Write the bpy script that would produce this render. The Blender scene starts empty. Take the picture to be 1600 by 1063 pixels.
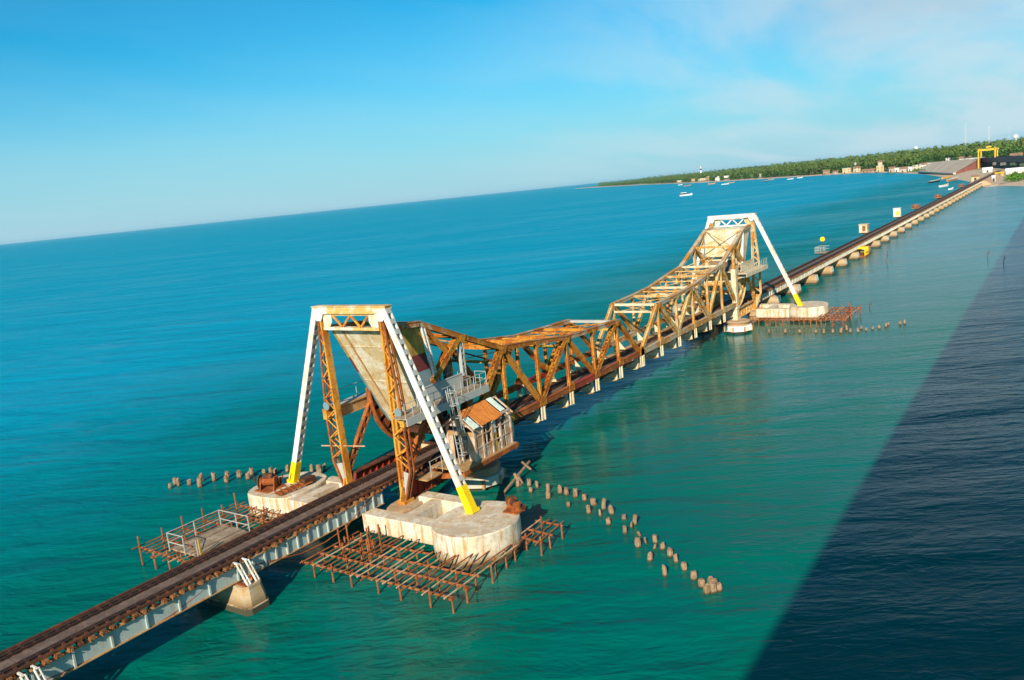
import bpy, bmesh, math, random
import numpy as np
from mathutils import Vector, Matrix
random.seed(11)
R = random.Random(5)
scene = bpy.context.scene
COL = scene.collection

# ---------------------------------------------------------------- camera
CAM = Vector((-27.58, -42.36, 22.98))
YAW, PITCH, ROLL, F = 0.610863, 0.179435, -0.10306, 1276.6
fwd = Vector((math.cos(YAW)*math.cos(PITCH), math.sin(YAW)*math.cos(PITCH), -math.sin(PITCH)))
rgt = Vector((math.sin(YAW), -math.cos(YAW), 0))
upv = rgt.cross(fwd)
ri = rgt*math.cos(ROLL) + upv*math.sin(ROLL)
ui = -rgt*math.sin(ROLL) + upv*math.cos(ROLL)
cam_d = bpy.data.cameras.new('camera')
cam = bpy.data.objects.new('camera', cam_d)
COL.objects.link(cam)
m = Matrix((ri, ui, -fwd)).transposed().to_4x4()
m.translation = CAM
cam.matrix_world = m
cam_d.sensor_width = 36
cam_d.lens = F/1600*36
cam_d.clip_start = 0.3
cam_d.clip_end = 120000
scene.camera = cam

def G(px, py, z=0.0):
    """point of the photograph's pixel (1600 wide) on the level z"""
    d = fwd*F + ri*(px-800) + ui*(531.5-py)
    return CAM + d*((z-CAM.z)/d.z)

def bearing(px, dist, z=0.0):
    """ground point seen in the column px of the horizon, dist metres away"""
    py = 381.4 - 0.1034*px
    d = fwd*F + ri*(px-800) + ui*(531.5-py)
    d = Vector((d.x, d.y, 0)).normalized()
    return Vector((CAM.x+d.x*dist, CAM.y+d.y*dist, z))

# ---------------------------------------------------------------- light
SX, SY = 1.85, 0.578                     # how far a metre of height throws its shadow along x and y
world = bpy.data.worlds.new("World")
scene.world = world
world.use_nodes = True
wn = world.node_tree.nodes; wl_ = world.node_tree.links
wn.clear()
sky = wn.new('ShaderNodeTexSky'); sky.sky_type = 'NISHITA'; sky.sun_disc = False
elev = math.atan2(1, math.hypot(SX, SY))
sky.sun_elevation = elev
sky.sun_rotation = math.atan2(-SX, -SY)
sky.air_density = 1.0; sky.dust_density = 0.6; sky.ozone_density = 3.0
hsv = wn.new('ShaderNodeHueSaturation'); hsv.inputs['Saturation'].default_value = 1.3
tint = wn.new('ShaderNodeMix'); tint.data_type = 'RGBA'; tint.blend_type = 'MULTIPLY'; tint.inputs[0].default_value = 1.0
tint.inputs[7].default_value = (0.16, 1.17, 1.42, 1)      # the clear tropical air of the photograph
wl_.new(sky.outputs[0], tint.inputs[6]); wl_.new(tint.outputs[2], hsv.inputs['Color'])
tc = wn.new('ShaderNodeTexCoord')
sep = wn.new('ShaderNodeSeparateXYZ'); wl_.new(tc.outputs['Generated'], sep.inputs[0])
def M_(op, a, b=None, c=None, tree=world.node_tree, clamp=False):
    n = tree.nodes.new('ShaderNodeMath'); n.operation = op; n.use_clamp = clamp
    for i, v in enumerate((a, b, c)):
        if v is None: continue
        if hasattr(v, 'is_linked') or hasattr(v, 'node'): tree.links.new(v, n.inputs[i])
        else: n.inputs[i].default_value = v
    return n.outputs[0]
zc = M_('ADD', M_('MAXIMUM', sep.outputs[2], 0.0), 0.12)
cx_ = M_('DIVIDE', sep.outputs[0], zc); cy_ = M_('DIVIDE', sep.outputs[1], zc)
comb = wn.new('ShaderNodeCombineXYZ'); wl_.new(cx_, comb.inputs[0]); wl_.new(cy_, comb.inputs[1])
def wnoise(scale, detail, rough, off, stretch=(1, 1, 1)):
    mp = wn.new('ShaderNodeMapping'); wl_.new(comb.outputs[0], mp.inputs[0])
    mp.inputs['Location'].default_value = off; mp.inputs['Scale'].default_value = stretch
    n = wn.new('ShaderNodeTexNoise'); n.inputs['Scale'].default_value = scale
    n.inputs['Detail'].default_value = detail; n.inputs['Roughness'].default_value = rough
    n.inputs['Distortion'].default_value = 0.4
    wl_.new(mp.outputs[0], n.inputs['Vector']); return n.outputs[0]
thin = wnoise(0.75, 7, 0.55, (3.1, 0.4, 0), (0.55, 1.25, 1))
thick = wnoise(1.1, 8, 0.58, (7.3, 2.2, 0), (0.8, 1.0, 1))
def wramp(v, a, b):
    n = wn.new('ShaderNodeMapRange'); n.interpolation_type = 'SMOOTHSTEP'
    n.inputs['From Min'].default_value = a; n.inputs['From Max'].default_value = b
    wl_.new(v, n.inputs['Value']); return n.outputs[0]
# clouds gather towards +x (down the line of the bridge), thin out elsewhere
tow = M_('ADD', M_('MULTIPLY', sep.outputs[0], 0.88), M_('MULTIPLY', sep.outputs[1], -0.47))
bank = wramp(tow, 0.35, 1.0)
thin_m = M_('MULTIPLY', wramp(thin, 0.36, 0.60), M_('ADD', M_('MULTIPLY', bank, 1.05), 0.08), clamp=True)
low = wramp(sep.outputs[2], 0.42, 0.02)
# pale sea air low over the horizon
air = wn.new('ShaderNodeMix'); air.data_type = 'RGBA'
wl_.new(M_('MULTIPLY', M_('POWER', wramp(sep.outputs[2], 0.25, -0.02), 1.3), 0.88), air.inputs[0]); wl_.new(hsv.outputs[0], air.inputs[6]); air.inputs[7].default_value = (5.0, 7.5, 8.9, 1)
mix1 = wn.new('ShaderNodeMix'); mix1.data_type = 'RGBA'
lowc = wramp(sep.outputs[2], 0.60, 0.22)      # the clouds lie low, overhead it is clear
wl_.new(M_('MULTIPLY', M_('MULTIPLY', thin_m, lowc), 0.85, clamp=True), mix1.inputs[0]); wl_.new(air.outputs[2], mix1.inputs[6])
mix1.inputs[7].default_value = (6.5, 8.4, 9.3, 1)
thick_m = M_('MULTIPLY', M_('MULTIPLY', wramp(thick, 0.34, 0.54), wramp(tow, 0.62, 0.86)), wramp(sep.outputs[2], 0.085, 0.17))
mix2 = wn.new('ShaderNodeMix'); mix2.data_type = 'RGBA'
wl_.new(M_('MULTIPLY', M_('MULTIPLY', thick_m, lowc), 0.85, clamp=True), mix2.inputs[0]); wl_.new(mix1.outputs[2], mix2.inputs[6])
mix2.inputs[7].default_value = (5.6, 6.6, 7.5, 1)
bg = wn.new('ShaderNodeBackground'); bg.inputs['Strength'].default_value = 0.060
wl_.new(mix2.outputs[2], bg.inputs['Color'])
wo = wn.new('ShaderNodeOutputWorld'); wl_.new(bg.outputs[0], wo.inputs['Surface'])

sun_d = bpy.data.lights.new('sun', 'SUN'); sun_d.energy = 4.85; sun_d.angle = math.radians(0.7)
sun_d.color = (1.0, 0.88, 0.68)
sun = bpy.data.objects.new('sun', sun_d); COL.objects.link(sun)
sun.rotation_euler = Vector((SX, SY, -1)).to_track_quat('-Z', 'Y').to_euler()
sun.location = (-60, -60, 80)

vs = scene.view_settings
vs.view_transform = 'Standard'; vs.look = 'None'; vs.exposure = 0.60; vs.gamma = 1.0
vs.use_curve_mapping = False

# ---------------------------------------------------------------- materials
def newmat(name):
    mt = bpy.data.materials.new(name); mt.use_nodes = True
    nt = mt.node_tree; nt.nodes.clear()
    out = nt.nodes.new('ShaderNodeOutputMaterial'); b = nt.nodes.new('ShaderNodeBsdfPrincipled')
    nt.links.new(b.outputs[0], out.inputs[0])
    return mt, nt, b
def nz(nt, vec, scale, detail=4, rough=0.6, dist=0.0):
    n = nt.nodes.new('ShaderNodeTexNoise'); n.inputs['Scale'].default_value = scale
    n.inputs['Detail'].default_value = detail; n.inputs['Roughness'].default_value = rough
    n.inputs['Distortion'].default_value = dist
    nt.links.new(vec, n.inputs['Vector']); return n.outputs[0]
def pos(nt, sc=(1, 1, 1)):
    g = nt.nodes.new('ShaderNodeNewGeometry')
    mp = nt.nodes.new('ShaderNodeMapping'); mp.inputs['Scale'].default_value = sc
    nt.links.new(g.outputs['Position'], mp.inputs[0]); return mp.outputs[0]
def step(nt, v, a, b):
    n = nt.nodes.new('ShaderNodeMapRange'); n.interpolation_type = 'SMOOTHSTEP'
    n.inputs['From Min'].default_value = a; n.inputs['From Max'].default_value = b
    nt.links.new(v, n.inputs['Value']); return n.outputs[0]
def mixc(nt, f, a, b):
    n = nt.nodes.new('ShaderNodeMix'); n.data_type = 'RGBA'
    if hasattr(f, 'node'): nt.links.new(f, n.inputs[0])
    else: n.inputs[0].default_value = f
    for k, v in ((6, a), (7, b)):
        if hasattr(v, 'node'): nt.links.new(v, n.inputs[k])
        else: n.inputs[k].default_value = (*v, 1)
    return n.outputs[2]
def bump(nt, b, h, strength=0.3, dist=0.05):
    n = nt.nodes.new('ShaderNodeBump'); n.inputs['Strength'].default_value = strength
    n.inputs['Distance'].default_value = dist
    nt.links.new(h, n.inputs['Height']); nt.links.new(n.outputs[0], b.inputs['Normal'])

def weathered(name, base, alt, stain, amt=0.5, scale=0.8, rough=0.75, dark=0.35, streak=0.5):
    """paint or rust: base with patches of alt, streaked with stain, specks of dark"""
    mt, nt, b = newmat(name)
    p = pos(nt)
    n1 = nz(nt, p, scale, 6, 0.65, 0.3)
    c = mixc(nt, step(nt, n1, 0.60-0.25*amt, 0.72-0.25*amt), base, alt)
    s = nz(nt, pos(nt, (2.2, 2.2, 0.22)), 1.7, 5, 0.7)
    c = mixc(nt, M_('MULTIPLY', step(nt, s, 0.52, 0.68), streak, tree=nt), c, stain)
    n2 = nz(nt, p, 7.0, 4, 0.7)
    c = mixc(nt, M_('MULTIPLY', step(nt, n2, 0.53, 0.70), min(1, dark*1.3), tree=nt), c, tuple(x*0.22 for x in stain))
    n3 = nz(nt, p, 2.3, 5, 0.75, 0.6)
    c = mixc(nt, M_('MULTIPLY', step(nt, n3, 0.54, 0.64), amt*0.55, tree=nt), c, tuple(x*0.8 for x in stain))
    nt.links.new(c, b.inputs['Base Color'])
    b.inputs['Roughness'].default_value = rough
    b.inputs['Specular IOR Level'].default_value = 0.3
    bump(nt, b, n2, 0.35, 0.03)
    return mt
ORANGE = (0.42, 0.125, 0.012); OCHRE = (0.56, 0.25, 0.035); RUST = (0.20, 0.045, 0.010); DRUST = (0.085, 0.028, 0.012)
MAT = {}
MAT['truss_a'] = weathered('ochre rusted steel', (0.56, 0.23, 0.026), (0.38, 0.105, 0.010), (0.15, 0.035, 0.008), 0.6, 0.9, 0.7, 0.8)
MAT['truss_a_top'] = weathered('grey painted rusting chord', (0.46, 0.36, 0.24), (0.42, 0.13, 0.016), (0.26, 0.06, 0.012), 0.75, 0.55, 0.7, 0.45)
MAT['truss_b'] = weathered('cream rusted steel', (0.58, 0.42, 0.20), (0.52, 0.23, 0.035), (0.28, 0.085, 0.016), 0.65, 0.8, 0.7, 0.65)
MAT['truss_b_top'] = weathered('grey cream rusted chord', (0.46, 0.37, 0.26), (0.45, 0.20, 0.04), (0.3, 0.09, 0.02), 0.6, 0.5, 0.7, 0.4)
MAT['leg'] = weathered('amber rusted column steel', (0.60, 0.28, 0.04), (0.46, 0.15, 0.016), (0.24, 0.055, 0.01), 0.6, 0.7, 0.65, 0.65)
MAT['rust'] = weathered('red brown rust', (0.25, 0.065, 0.016), (0.38, 0.11, 0.02), (0.10, 0.03, 0.01), 0.5, 1.2, 0.85, 0.5)
MAT['drust'] = weathered('dark brown rust', (0.075, 0.028, 0.014), (0.16, 0.05, 0.015), (0.03, 0.014, 0.01), 0.45, 1.5, 0.85, 0.5)
MAT['rail'] = weathered('rail steel', (0.045, 0.026, 0.02), (0.09, 0.04, 0.02), (0.02, 0.014, 0.012), 0.4, 2.0, 0.5, 0.3)
MAT['sleeper'] = weathered('orange stained steel sleeper', (0.26, 0.11, 0.04), (0.14, 0.05, 0.02), (0.06, 0.025, 0.012), 0.55, 2.6, 0.85, 0.6)
MAT['foot'] = weathered('grey brown footboard', (0.135, 0.085, 0.065), (0.18, 0.12, 0.095), (0.07, 0.045, 0.035), 0.5, 1.0, 0.8, 0.4)
MAT['red'] = weathered('red oxide paint', (0.33, 0.040, 0.018), (0.23, 0.035, 0.016), (0.12, 0.03, 0.012), 0.5, 0.8, 0.65, 0.3)
MAT['maroon'] = weathered('maroon primer', (0.16, 0.03, 0.028), (0.19, 0.035, 0.03), (0.10, 0.022, 0.02), 0.4, 0.7, 0.7, 0.15, 0.2)
MAT['bluegrey'] = weathered('blue grey paint', (0.15, 0.235, 0.265), (0.19, 0.27, 0.29), (0.2, 0.24, 0.24), 0.4, 0.5, 0.6, 0.1, 0.2)
MAT['ochrepanel'] = weathered('mustard weathered panel', (0.46, 0.30, 0.05), (0.34, 0.19, 0.04), (0.22, 0.11, 0.03), 0.55, 1.0, 0.8, 0.4)
MAT['cw'] = weathered('dirty cream counterweight paint', (0.66, 0.60, 0.47), (0.54, 0.42, 0.24), (0.44, 0.20, 0.04), 0.75, 0.55, 0.7, 0.3, 0.7)
MAT['white'] = weathered('white paint with rust bleeding', (0.72, 0.70, 0.67), (0.64, 0.55, 0.44), (0.46, 0.24, 0.08), 0.5, 0.6, 0.55, 0.22, 0.45)
MAT['whitegrey'] = weathered('pale grey paint', (0.36, 0.38, 0.37), (0.44, 0.42, 0.37), (0.52, 0.34, 0.16), 0.4, 0.6, 0.6, 0.18, 0.3)
MAT['portal'] = weathered('white portal steel with orange rust', (0.68, 0.62, 0.52), (0.60, 0.36, 0.11), (0.5, 0.2, 0.03), 0.75, 0.6, 0.65, 0.25, 0.5)
MAT['yellow'] = weathered('yellow band paint', (0.80, 0.56, 0.004), (0.72, 0.46, 0.004), (0.5, 0.28, 0.01), 0.35, 0.9, 0.5, 0.08, 0.2)
MAT['girder'] = weathered('pale blue grey girder paint', (0.34, 0.41, 0.40), (0.42, 0.45, 0.41), (0.42, 0.22, 0.08), 0.4, 0.5, 0.65, 0.15, 0.45)
MAT['girder_old'] = weathered('old grey white girder paint', (0.48, 0.48, 0.41), (0.42, 0.40, 0.33), (0.42, 0.2, 0.06), 0.45, 0.6, 0.7, 0.25, 0.55)
MAT['flange'] = weathered('rusty flange', (0.40, 0.22, 0.09), (0.46, 0.30, 0.15), (0.22, 0.08, 0.02), 0.5, 0.9, 0.8, 0.4)
MAT['pipe'] = weathered('rusty scaffold pipe', (0.26, 0.075, 0.022), (0.34, 0.13, 0.05), (0.16, 0.045, 0.014), 0.5, 1.6, 0.8, 0.4)
MAT['pipe_pale'] = weathered('bleached rusty pipe', (0.55, 0.38, 0.24), (0.40, 0.18, 0.07), (0.3, 0.1, 0.03), 0.5, 1.1, 0.8, 0.3)
MAT['wood'] = weathered('grey timber plank', (0.30, 0.22, 0.15), (0.40, 0.30, 0.22), (0.16, 0.10, 0.06), 0.5, 1.3, 0.9, 0.4)
MAT['wood2'] = weathered('brown timber plank', (0.20, 0.13, 0.08), (0.28, 0.19, 0.12), (0.10, 0.06, 0.035), 0.5, 1.3, 0.9, 0.4)
MAT['pile'] = weathered('weathered pile', (0.30, 0.20, 0.125), (0.22, 0.135, 0.075), (0.13, 0.07, 0.035), 0.5, 2.2, 0.9, 0.5)
MAT['hutwall'] = weathered('peeling pale sheet wall', (0.46, 0.36, 0.27), (0.36, 0.22, 0.12), (0.36, 0.16, 0.05), 0.5, 1.2, 0.8, 0.4, 0.6)
MAT['hutframe'] = weathered('faded pink frame', (0.56, 0.42, 0.33), (0.42, 0.26, 0.16), (0.3, 0.12, 0.05), 0.5, 1.2, 0.8, 0.4)
MAT['roof'] = weathered('orange rusted roof sheet', (0.50, 0.17, 0.03), (0.40, 0.11, 0.02), (0.27, 0.07, 0.018), 0.5, 1.1, 0.85, 0.3)
MAT['tin'] = weathered('pale green tin sheet', (0.52, 0.60, 0.55), (0.46, 0.52, 0.47), (0.4, 0.34, 0.24), 0.35, 1.0, 0.5, 0.1, 0.2)
MAT['cream'] = weathered('cream painted steel', (0.60, 0.52, 0.38), (0.54, 0.40, 0.22), (0.5, 0.26, 0.07), 0.45, 0.9, 0.7, 0.25)
MAT['mech'] = weathered('greasy machine paint', (0.16, 0.14, 0.12), (0.24, 0.12, 0.06), (0.06, 0.04, 0.03), 0.5, 1.5, 0.6, 0.4)
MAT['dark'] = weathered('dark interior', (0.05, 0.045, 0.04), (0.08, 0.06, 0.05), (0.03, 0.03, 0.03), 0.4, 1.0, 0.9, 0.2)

def concrete(name, base, warm, lowdark=True):
    mt, nt, b = newmat(name)
    p = pos(nt)
    g = nt.nodes.new('ShaderNodeNewGeometry'); sx = nt.nodes.new('ShaderNodeSeparateXYZ')
    nt.links.new(g.outputs['Position'], sx.inputs[0])
    n1 = nz(nt, p, 0.55, 6, 0.65, 0.4); n2 = nz(nt, p, 3.5, 5, 0.7)
    c = mixc(nt, step(nt, n1, 0.40, 0.60), base, warm)
    st = nz(nt, pos(nt, (1.6, 1.6, 0.16)), 1.5, 5, 0.7)
    c = mixc(nt, M_('MULTIPLY', step(nt, st, 0.48, 0.64), 0.85, tree=nt), c, (0.46, 0.21, 0.045))
    c = mixc(nt, M_('MULTIPLY', step(nt, n2, 0.50, 0.72), 0.55, tree=nt), c, (0.24, 0.20, 0.16))
    n4 = nz(nt, pos(nt, (1, 1, .6)), 0.95, 6, 0.75, 0.8)
    c = mixc(nt, M_('MULTIPLY', step(nt, n4, 0.50, 0.66), 0.6, tree=nt), c, (0.33, 0.29, 0.24))
    # tide mark: wet, weedy concrete just above the sea
    zz = M_('ADD', sx.outputs[2], M_('MULTIPLY', n1, 0.5, tree=nt), tree=nt)
    c = mixc(nt, step(nt, zz, 1.35, 0.55), c, (0.20, 0.115, 0.045))
    c = mixc(nt, step(nt, zz, 0.74, 0.52), c, (0.05, 0.045, 0.025))
    sn = nt.nodes.new('ShaderNodeSeparateXYZ'); nt.links.new(g.outputs['Normal'], sn.inputs[0])
    c = mixc(nt, M_('MULTIPLY', step(nt, sn.outputs[2], 0.6, 0.9), step(nt, n4, 0.38, 0.66), tree=nt), c, (0.48, 0.36, 0.25))
    nt.links.new(c, b.inputs['Base Color']); b.inputs['Roughness'].default_value = 0.9
    bump(nt, b, n2, 0.4, 0.05)
    return mt
MAT['concrete'] = concrete('stained cream concrete', (0.66, 0.60, 0.50), (0.60, 0.48, 0.33))
MAT['masonry'] = concrete('ochre stained masonry', (0.44, 0.34, 0.22), (0.38, 0.25, 0.12))
MAT['pale_lit_end'] = weathered('pale sunlit wash on masonry', (0.66, 0.60, 0.50), (0.56, 0.44, 0.28), (0.44, 0.25, 0.09), 0.4, 0.35, 0.9, 0.25, 0.35)  # pale wash; the sunlit brightness of the pier ends is put into the colour
MAT['capstone'] = concrete('brown pier cap', (0.40, 0.27, 0.16), (0.34, 0.2, 0.1))

def flat(name, c, rough=0.8, var=0.25, scale=0.3):
    mt, nt, b = newmat(name)
    n = nz(nt, pos(nt), scale, 5, 0.65)
    nt.links.new(mixc(nt, step(nt, n, 0.35, 0.7), c, tuple(x*(1-var) for x in c)), b.inputs['Base Color'])
    b.inputs['Roughness'].default_value = rough
    return mt

nt = MAT['pile'].node_tree; b = next(n for n in nt.nodes if n.type == 'BSDF_PRINCIPLED')      # weed below the tide line
g_ = nt.nodes.new('ShaderNodeNewGeometry'); sx_ = nt.nodes.new('ShaderNodeSeparateXYZ'); nt.links.new(g_.outputs['Position'], sx_.inputs[0])
src = b.inputs['Base Color'].links[0].from_socket
nt.links.new(mixc(nt, step(nt, sx_.outputs[2], 0.17, 0.05), src, (0.07, 0.045, 0.02)), b.inputs['Base Color'])
# ---------------------------------------------------------------- mesh helpers
MIR = None                      # mirror plane (x -> MIR - x) while the far half is being built
def T(p):
    p = Vector(p)
    if MIR is not None: p.x = MIR - p.x
    return p
BASE = {}
class MB:
    def __init__(s): s.v = []; s.f = []
    def add(s, vs, fs):
        o = len(s.v); s.v += [T(p) for p in vs]; s.f += [tuple(i+o for i in f) for f in fs]
    def hexa(s, p):              # 8 points: bottom ring 0-3, top ring 4-7
        s.add(p, [(0, 3, 2, 1), (4, 5, 6, 7), (0, 1, 5, 4), (1, 2, 6, 5), (2, 3, 7, 6), (3, 0, 4, 7)])
    def box(s, x0, x1, y0, y1, z0, z1):
        s.hexa([(x0, y0, z0), (x1, y0, z0), (x1, y1, z0), (x0, y1, z0), (x0, y0, z1), (x1, y0, z1), (x1, y1, z1), (x0, y1, z1)])
    def bar(s, a, b, w, h, up=(0, 0, 1), w2=None, h2=None):
        a = Vector(a); b = Vector(b); d = (b-a).normalized(); up = Vector(up)
        if abs(d.dot(up)) > 0.98: up = Vector((1, 0, 0))
        sd = d.cross(up).normalized(); u = sd.cross(d).normalized()
        w2 = w if w2 is None else w2; h2 = h if h2 is None else h2
        P = []
        for c, ww, hh in ((a, w, h), (b, w2, h2)):
            P += [c-sd*ww/2-u*hh/2, c+sd*ww/2-u*hh/2, c+sd*ww/2+u*hh/2, c-sd*ww/2+u*hh/2]
        s.hexa(P)
    def tube(s, a, b, r, n=6, r2=None):
        a = Vector(a); b = Vector(b); d = (b-a).normalized()
        up = Vector((0, 0, 1)) if abs(d.z) < 0.9 else Vector((1, 0, 0))
        sd = d.cross(up).normalized(); u = sd.cross(d)
        r2 = r if r2 is None else r2
        P = [c+(sd*math.cos(2*math.pi*i/n)+u*math.sin(2*math.pi*i/n))*rr for c, rr in ((a, r), (b, r2)) for i in range(n)]
        s.add(P, [(i, (i+1) % n, n+(i+1) % n, n+i) for i in range(n)] + [tuple(range(n-1, -1, -1)), tuple(range(n, 2*n))])
    def path(s, pts, r, n=6):
        for a, b in zip(pts[:-1], pts[1:]): s.tube(a, b, r, n)
    def prism(s, poly, off):     # planar polygon extruded by the vector off
        n = len(poly); off = Vector(off); P = [Vector(p) for p in poly]
        s.add(P+[p+off for p in P], [tuple(range(n-1, -1, -1)), tuple(range(n, 2*n))] + [(i, (i+1) % n, n+(i+1) % n, n+i) for i in range(n)])
    def stack(s, rings):         # list of equal-length rings, capped
        n = len(rings[0]); P = [p for r in rings for p in r]
        F_ = [tuple(range(n-1, -1, -1)), tuple(range(n*(len(rings)-1), n*len(rings)))]
        for k in range(len(rings)-1):
            F_ += [(k*n+i, k*n+(i+1) % n, (k+1)*n+(i+1) % n, (k+1)*n+i) for i in range(n)]
        s.add(P, F_)
    def lathe(s, c, prof, n=16, sx=1, sy=1):
        s.stack([[(c[0]+r*sx*math.cos(2*math.pi*i/n), c[1]+r*sy*math.sin(2*math.pi*i/n), c[2]+z) for i in range(n)] for r, z in prof])
    def wheel(s, c, r, w, ax, n=14, inner=0.7, spokes=4):
        """a rimmed wheel round the axis ax"""
        c = Vector(c); ax = Vector(ax).normalized(); t = Vector((0, 0, 1)) if abs(ax.z) < .9 else Vector((1, 0, 0))
        e1 = ax.cross(t).normalized(); e2 = ax.cross(e1)
        P = []
        for i in range(n):
            a = 2*math.pi*i/n; d = e1*math.cos(a)+e2*math.sin(a)
            P += [c+d*r-ax*w/2, c+d*r+ax*w/2, c+d*r*inner+ax*w/2, c+d*r*inner-ax*w/2]
        F_ = []
        for i in range(n):
            j = (i+1) % n
            for k in range(4): F_.append((4*i+k, 4*j+k, 4*j+(k+1) % 4, 4*i+(k+1) % 4))
        s.add(P, F_)
        for k in range(spokes):
            a = math.pi*k/spokes; d = e1*math.cos(a)+e2*math.sin(a)
            s.bar(c-d*r*inner, c+d*r*inner, w*.5, w*.5, ax)
        s.tube(c-ax*w, c+ax*w, r*.18, 8)
    def laced(s, a, b, w, d, n, side, t=0.09, flat_=0.07):
        """two flanged plates w apart (along side) joined by zigzag lacing on both faces"""
        a = Vector(a); b = Vector(b); ax = (b-a).normalized(); sd = Vector(side); sd = (sd-ax*sd.dot(ax)).normalized()
        nn = ax.cross(sd).normalized()
        for k in (-1, 1): s.bar(a+sd*k*w/2, b+sd*k*w/2, t, d, nn) if abs(ax.dot(nn)) < .98 else None
        for f in (-1, 1):
            for i in range(n):
                p = a+(b-a)*(i/n); q = a+(b-a)*((i+1)/n); k = 1 if i % 2 else -1
                s.bar(p+sd*k*w/2+nn*f*d*.45, q-sd*k*w/2+nn*f*d*.45, flat_, 0.03, nn)
    def build(s, name, mat, parent=None, label=None, kind=None):
        me = bpy.data.meshes.new(name)
        b = BASE.get(parent, Vector((0, 0, 0)))
        me.from_pydata([tuple(v-b) for v in s.v], [], s.f); me.update()
        if mat: me.materials.append(MAT[mat] if isinstance(mat, str) else mat)
        o = bpy.data.objects.new(name, me); COL.objects.link(o)
        BASE[o] = b
        if parent: o.parent = parent
        if label: o['label'] = label
        if kind: o['kind'] = kind
        return o
def thing(name, label, cat, loc, group=None):
    o = bpy.data.objects.new(name, None); COL.objects.link(o)
    o.empty_display_size = 0.3
    loc = T(loc); o.location = loc; BASE[o] = loc
    o['label'] = label; o['category'] = cat
    if group: o['group'] = group
    return o
def tag(o, label, cat, group=None):
    o['label'] = label; o['category'] = cat
    if group: o['group'] = group
    return o
def inst(src, name, loc, parent, rot=None, scale=None):
    """another object on the same mesh; src was built round the world origin, loc is in world coordinates"""
    o = bpy.data.objects.new(name, src); COL.objects.link(o)
    o.location = T(loc)-BASE.get(parent, Vector((0, 0, 0)))
    if rot: o.rotation_euler = rot
    if scale: o.scale = scale
    o.parent = parent; BASE[o] = BASE.get(parent, Vector((0, 0, 0)))
    return o
def meshonly(mb, name, mat):
    me = bpy.data.meshes.new(name); me.from_pydata([tuple(v) for v in mb.v], [], mb.f); me.update()
    me.materials.append(MAT[mat] if isinstance(mat, str) else mat); return me
ORD = ['first', 'second', 'third', 'fourth', 'fifth', 'sixth', 'seventh', 'eighth', 'ninth', 'tenth', 'eleventh', 'twelfth', 'thirteenth',
       'fourteenth', 'fifteenth', 'sixteenth', 'seventeenth', 'eighteenth', 'nineteenth', 'twentieth', 'twenty-first', 'twenty-second',
       'twenty-third', 'twenty-fourth', 'twenty-fifth', 'twenty-sixth', 'twenty-seventh', 'twenty-eighth', 'twenty-ninth', 'thirtieth',
       'thirty-first', 'thirty-second', 'thirty-third', 'thirty-fourth', 'thirty-fifth', 'thirty-sixth', 'thirty-seventh', 'thirty-eighth']

# ---------------------------------------------------------------- water
mt, nt, b = newmat('sea water'); MAT['water'] = mt
g_ = nt.nodes.new('ShaderNodeNewGeometry'); sx_ = nt.nodes.new('ShaderNodeSeparateXYZ'); nt.links.new(g_.outputs['Position'], sx_.inputs[0])
p1 = pos(nt)
big = nz(nt, pos(nt, (1, 1.6, 1)), 0.012, 4, 0.55, 0.6)
med = nz(nt, pos(nt, (0.7, 1.4, 1)), 0.06, 4, 0.6, 0.5)
off = step(nt, M_('ADD', sx_.outputs[1], M_('MULTIPLY', big, 60.0, tree=nt), tree=nt), 22.0, 125.0)
off = M_('MAXIMUM', off, M_('MULTIPLY', step(nt, sx_.outputs[0], 90, 260), 0.6, tree=nt), tree=nt)
wc = mixc(nt, off, (0.000, 0.118, 0.084), (0.000, 0.265, 0.415))
wc = mixc(nt, M_('MULTIPLY', M_('MULTIPLY', step(nt, med, 0.45, 0.65), 0.5, tree=nt), M_('SUBTRACT', 1.0, off, tree=nt), tree=nt), wc, (0.000, 0.126, 0.118))
nt.nodes.remove(b)
dif = nt.nodes.new('ShaderNodeBsdfDiffuse'); nt.links.new(wc, dif.inputs['Color'])
glo = nt.nodes.new('ShaderNodeBsdfGlossy'); glo.inputs['Roughness'].default_value = 0.15
fre = nt.nodes.new('ShaderNodeFresnel'); fre.inputs['IOR'].default_value = 1.33
msh = nt.nodes.new('ShaderNodeMixShader')      # steep little waves keep the sea from mirroring fully at a grazing view
calm = M_('MULTIPLY', step(nt, sx_.outputs[0], 5, 90), step(nt, M_('ADD', sx_.outputs[1], M_('MULTIPLY', big, 20.0, tree=nt), tree=nt), 14.0, 4.0), tree=nt)     # the lee of the causeway lies calmer
nt.links.new(msh.outputs[0], [n for n in nt.nodes if n.type == 'OUTPUT_MATERIAL'][0].inputs[0])
# wind patches make some of the surface rougher
patch = step(nt, nz(nt, pos(nt, (0.35, 1.0, 1)), 0.010, 3, 0.6, 0.8), 0.42, 0.66)
def crest(sc):       # coordinates whose second axis runs along the wave crests
    g = nt.nodes.new('ShaderNodeNewGeometry'); mp = nt.nodes.new('ShaderNodeMapping'); mp.inputs['Rotation'].default_value = (0, 0, math.radians(-32))
    nt.links.new(g.outputs['Position'], mp.inputs[0]); m2 = nt.nodes.new('ShaderNodeMapping'); m2.inputs['Scale'].default_value = sc
    nt.links.new(mp.outputs[0], m2.inputs[0]); return m2.outputs[0]
w1 = nz(nt, crest((1.0, 0.40, 1)), 1.6, 3, 0.6, 0.7)
w2 = nz(nt, crest((1.0, 0.32, 1)), 0.42, 3, 0.6, 0.5)
w3 = nz(nt, crest((1.0, 0.25, 1)), 0.09, 3, 0.55, 0.3)
hgt = M_('ADD', M_('ADD', M_('MULTIPLY', w1, 0.20, tree=nt), M_('MULTIPLY', w2, 0.55, tree=nt), tree=nt), M_('MULTIPLY', w3, 2.0, tree=nt), tree=nt)
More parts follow.
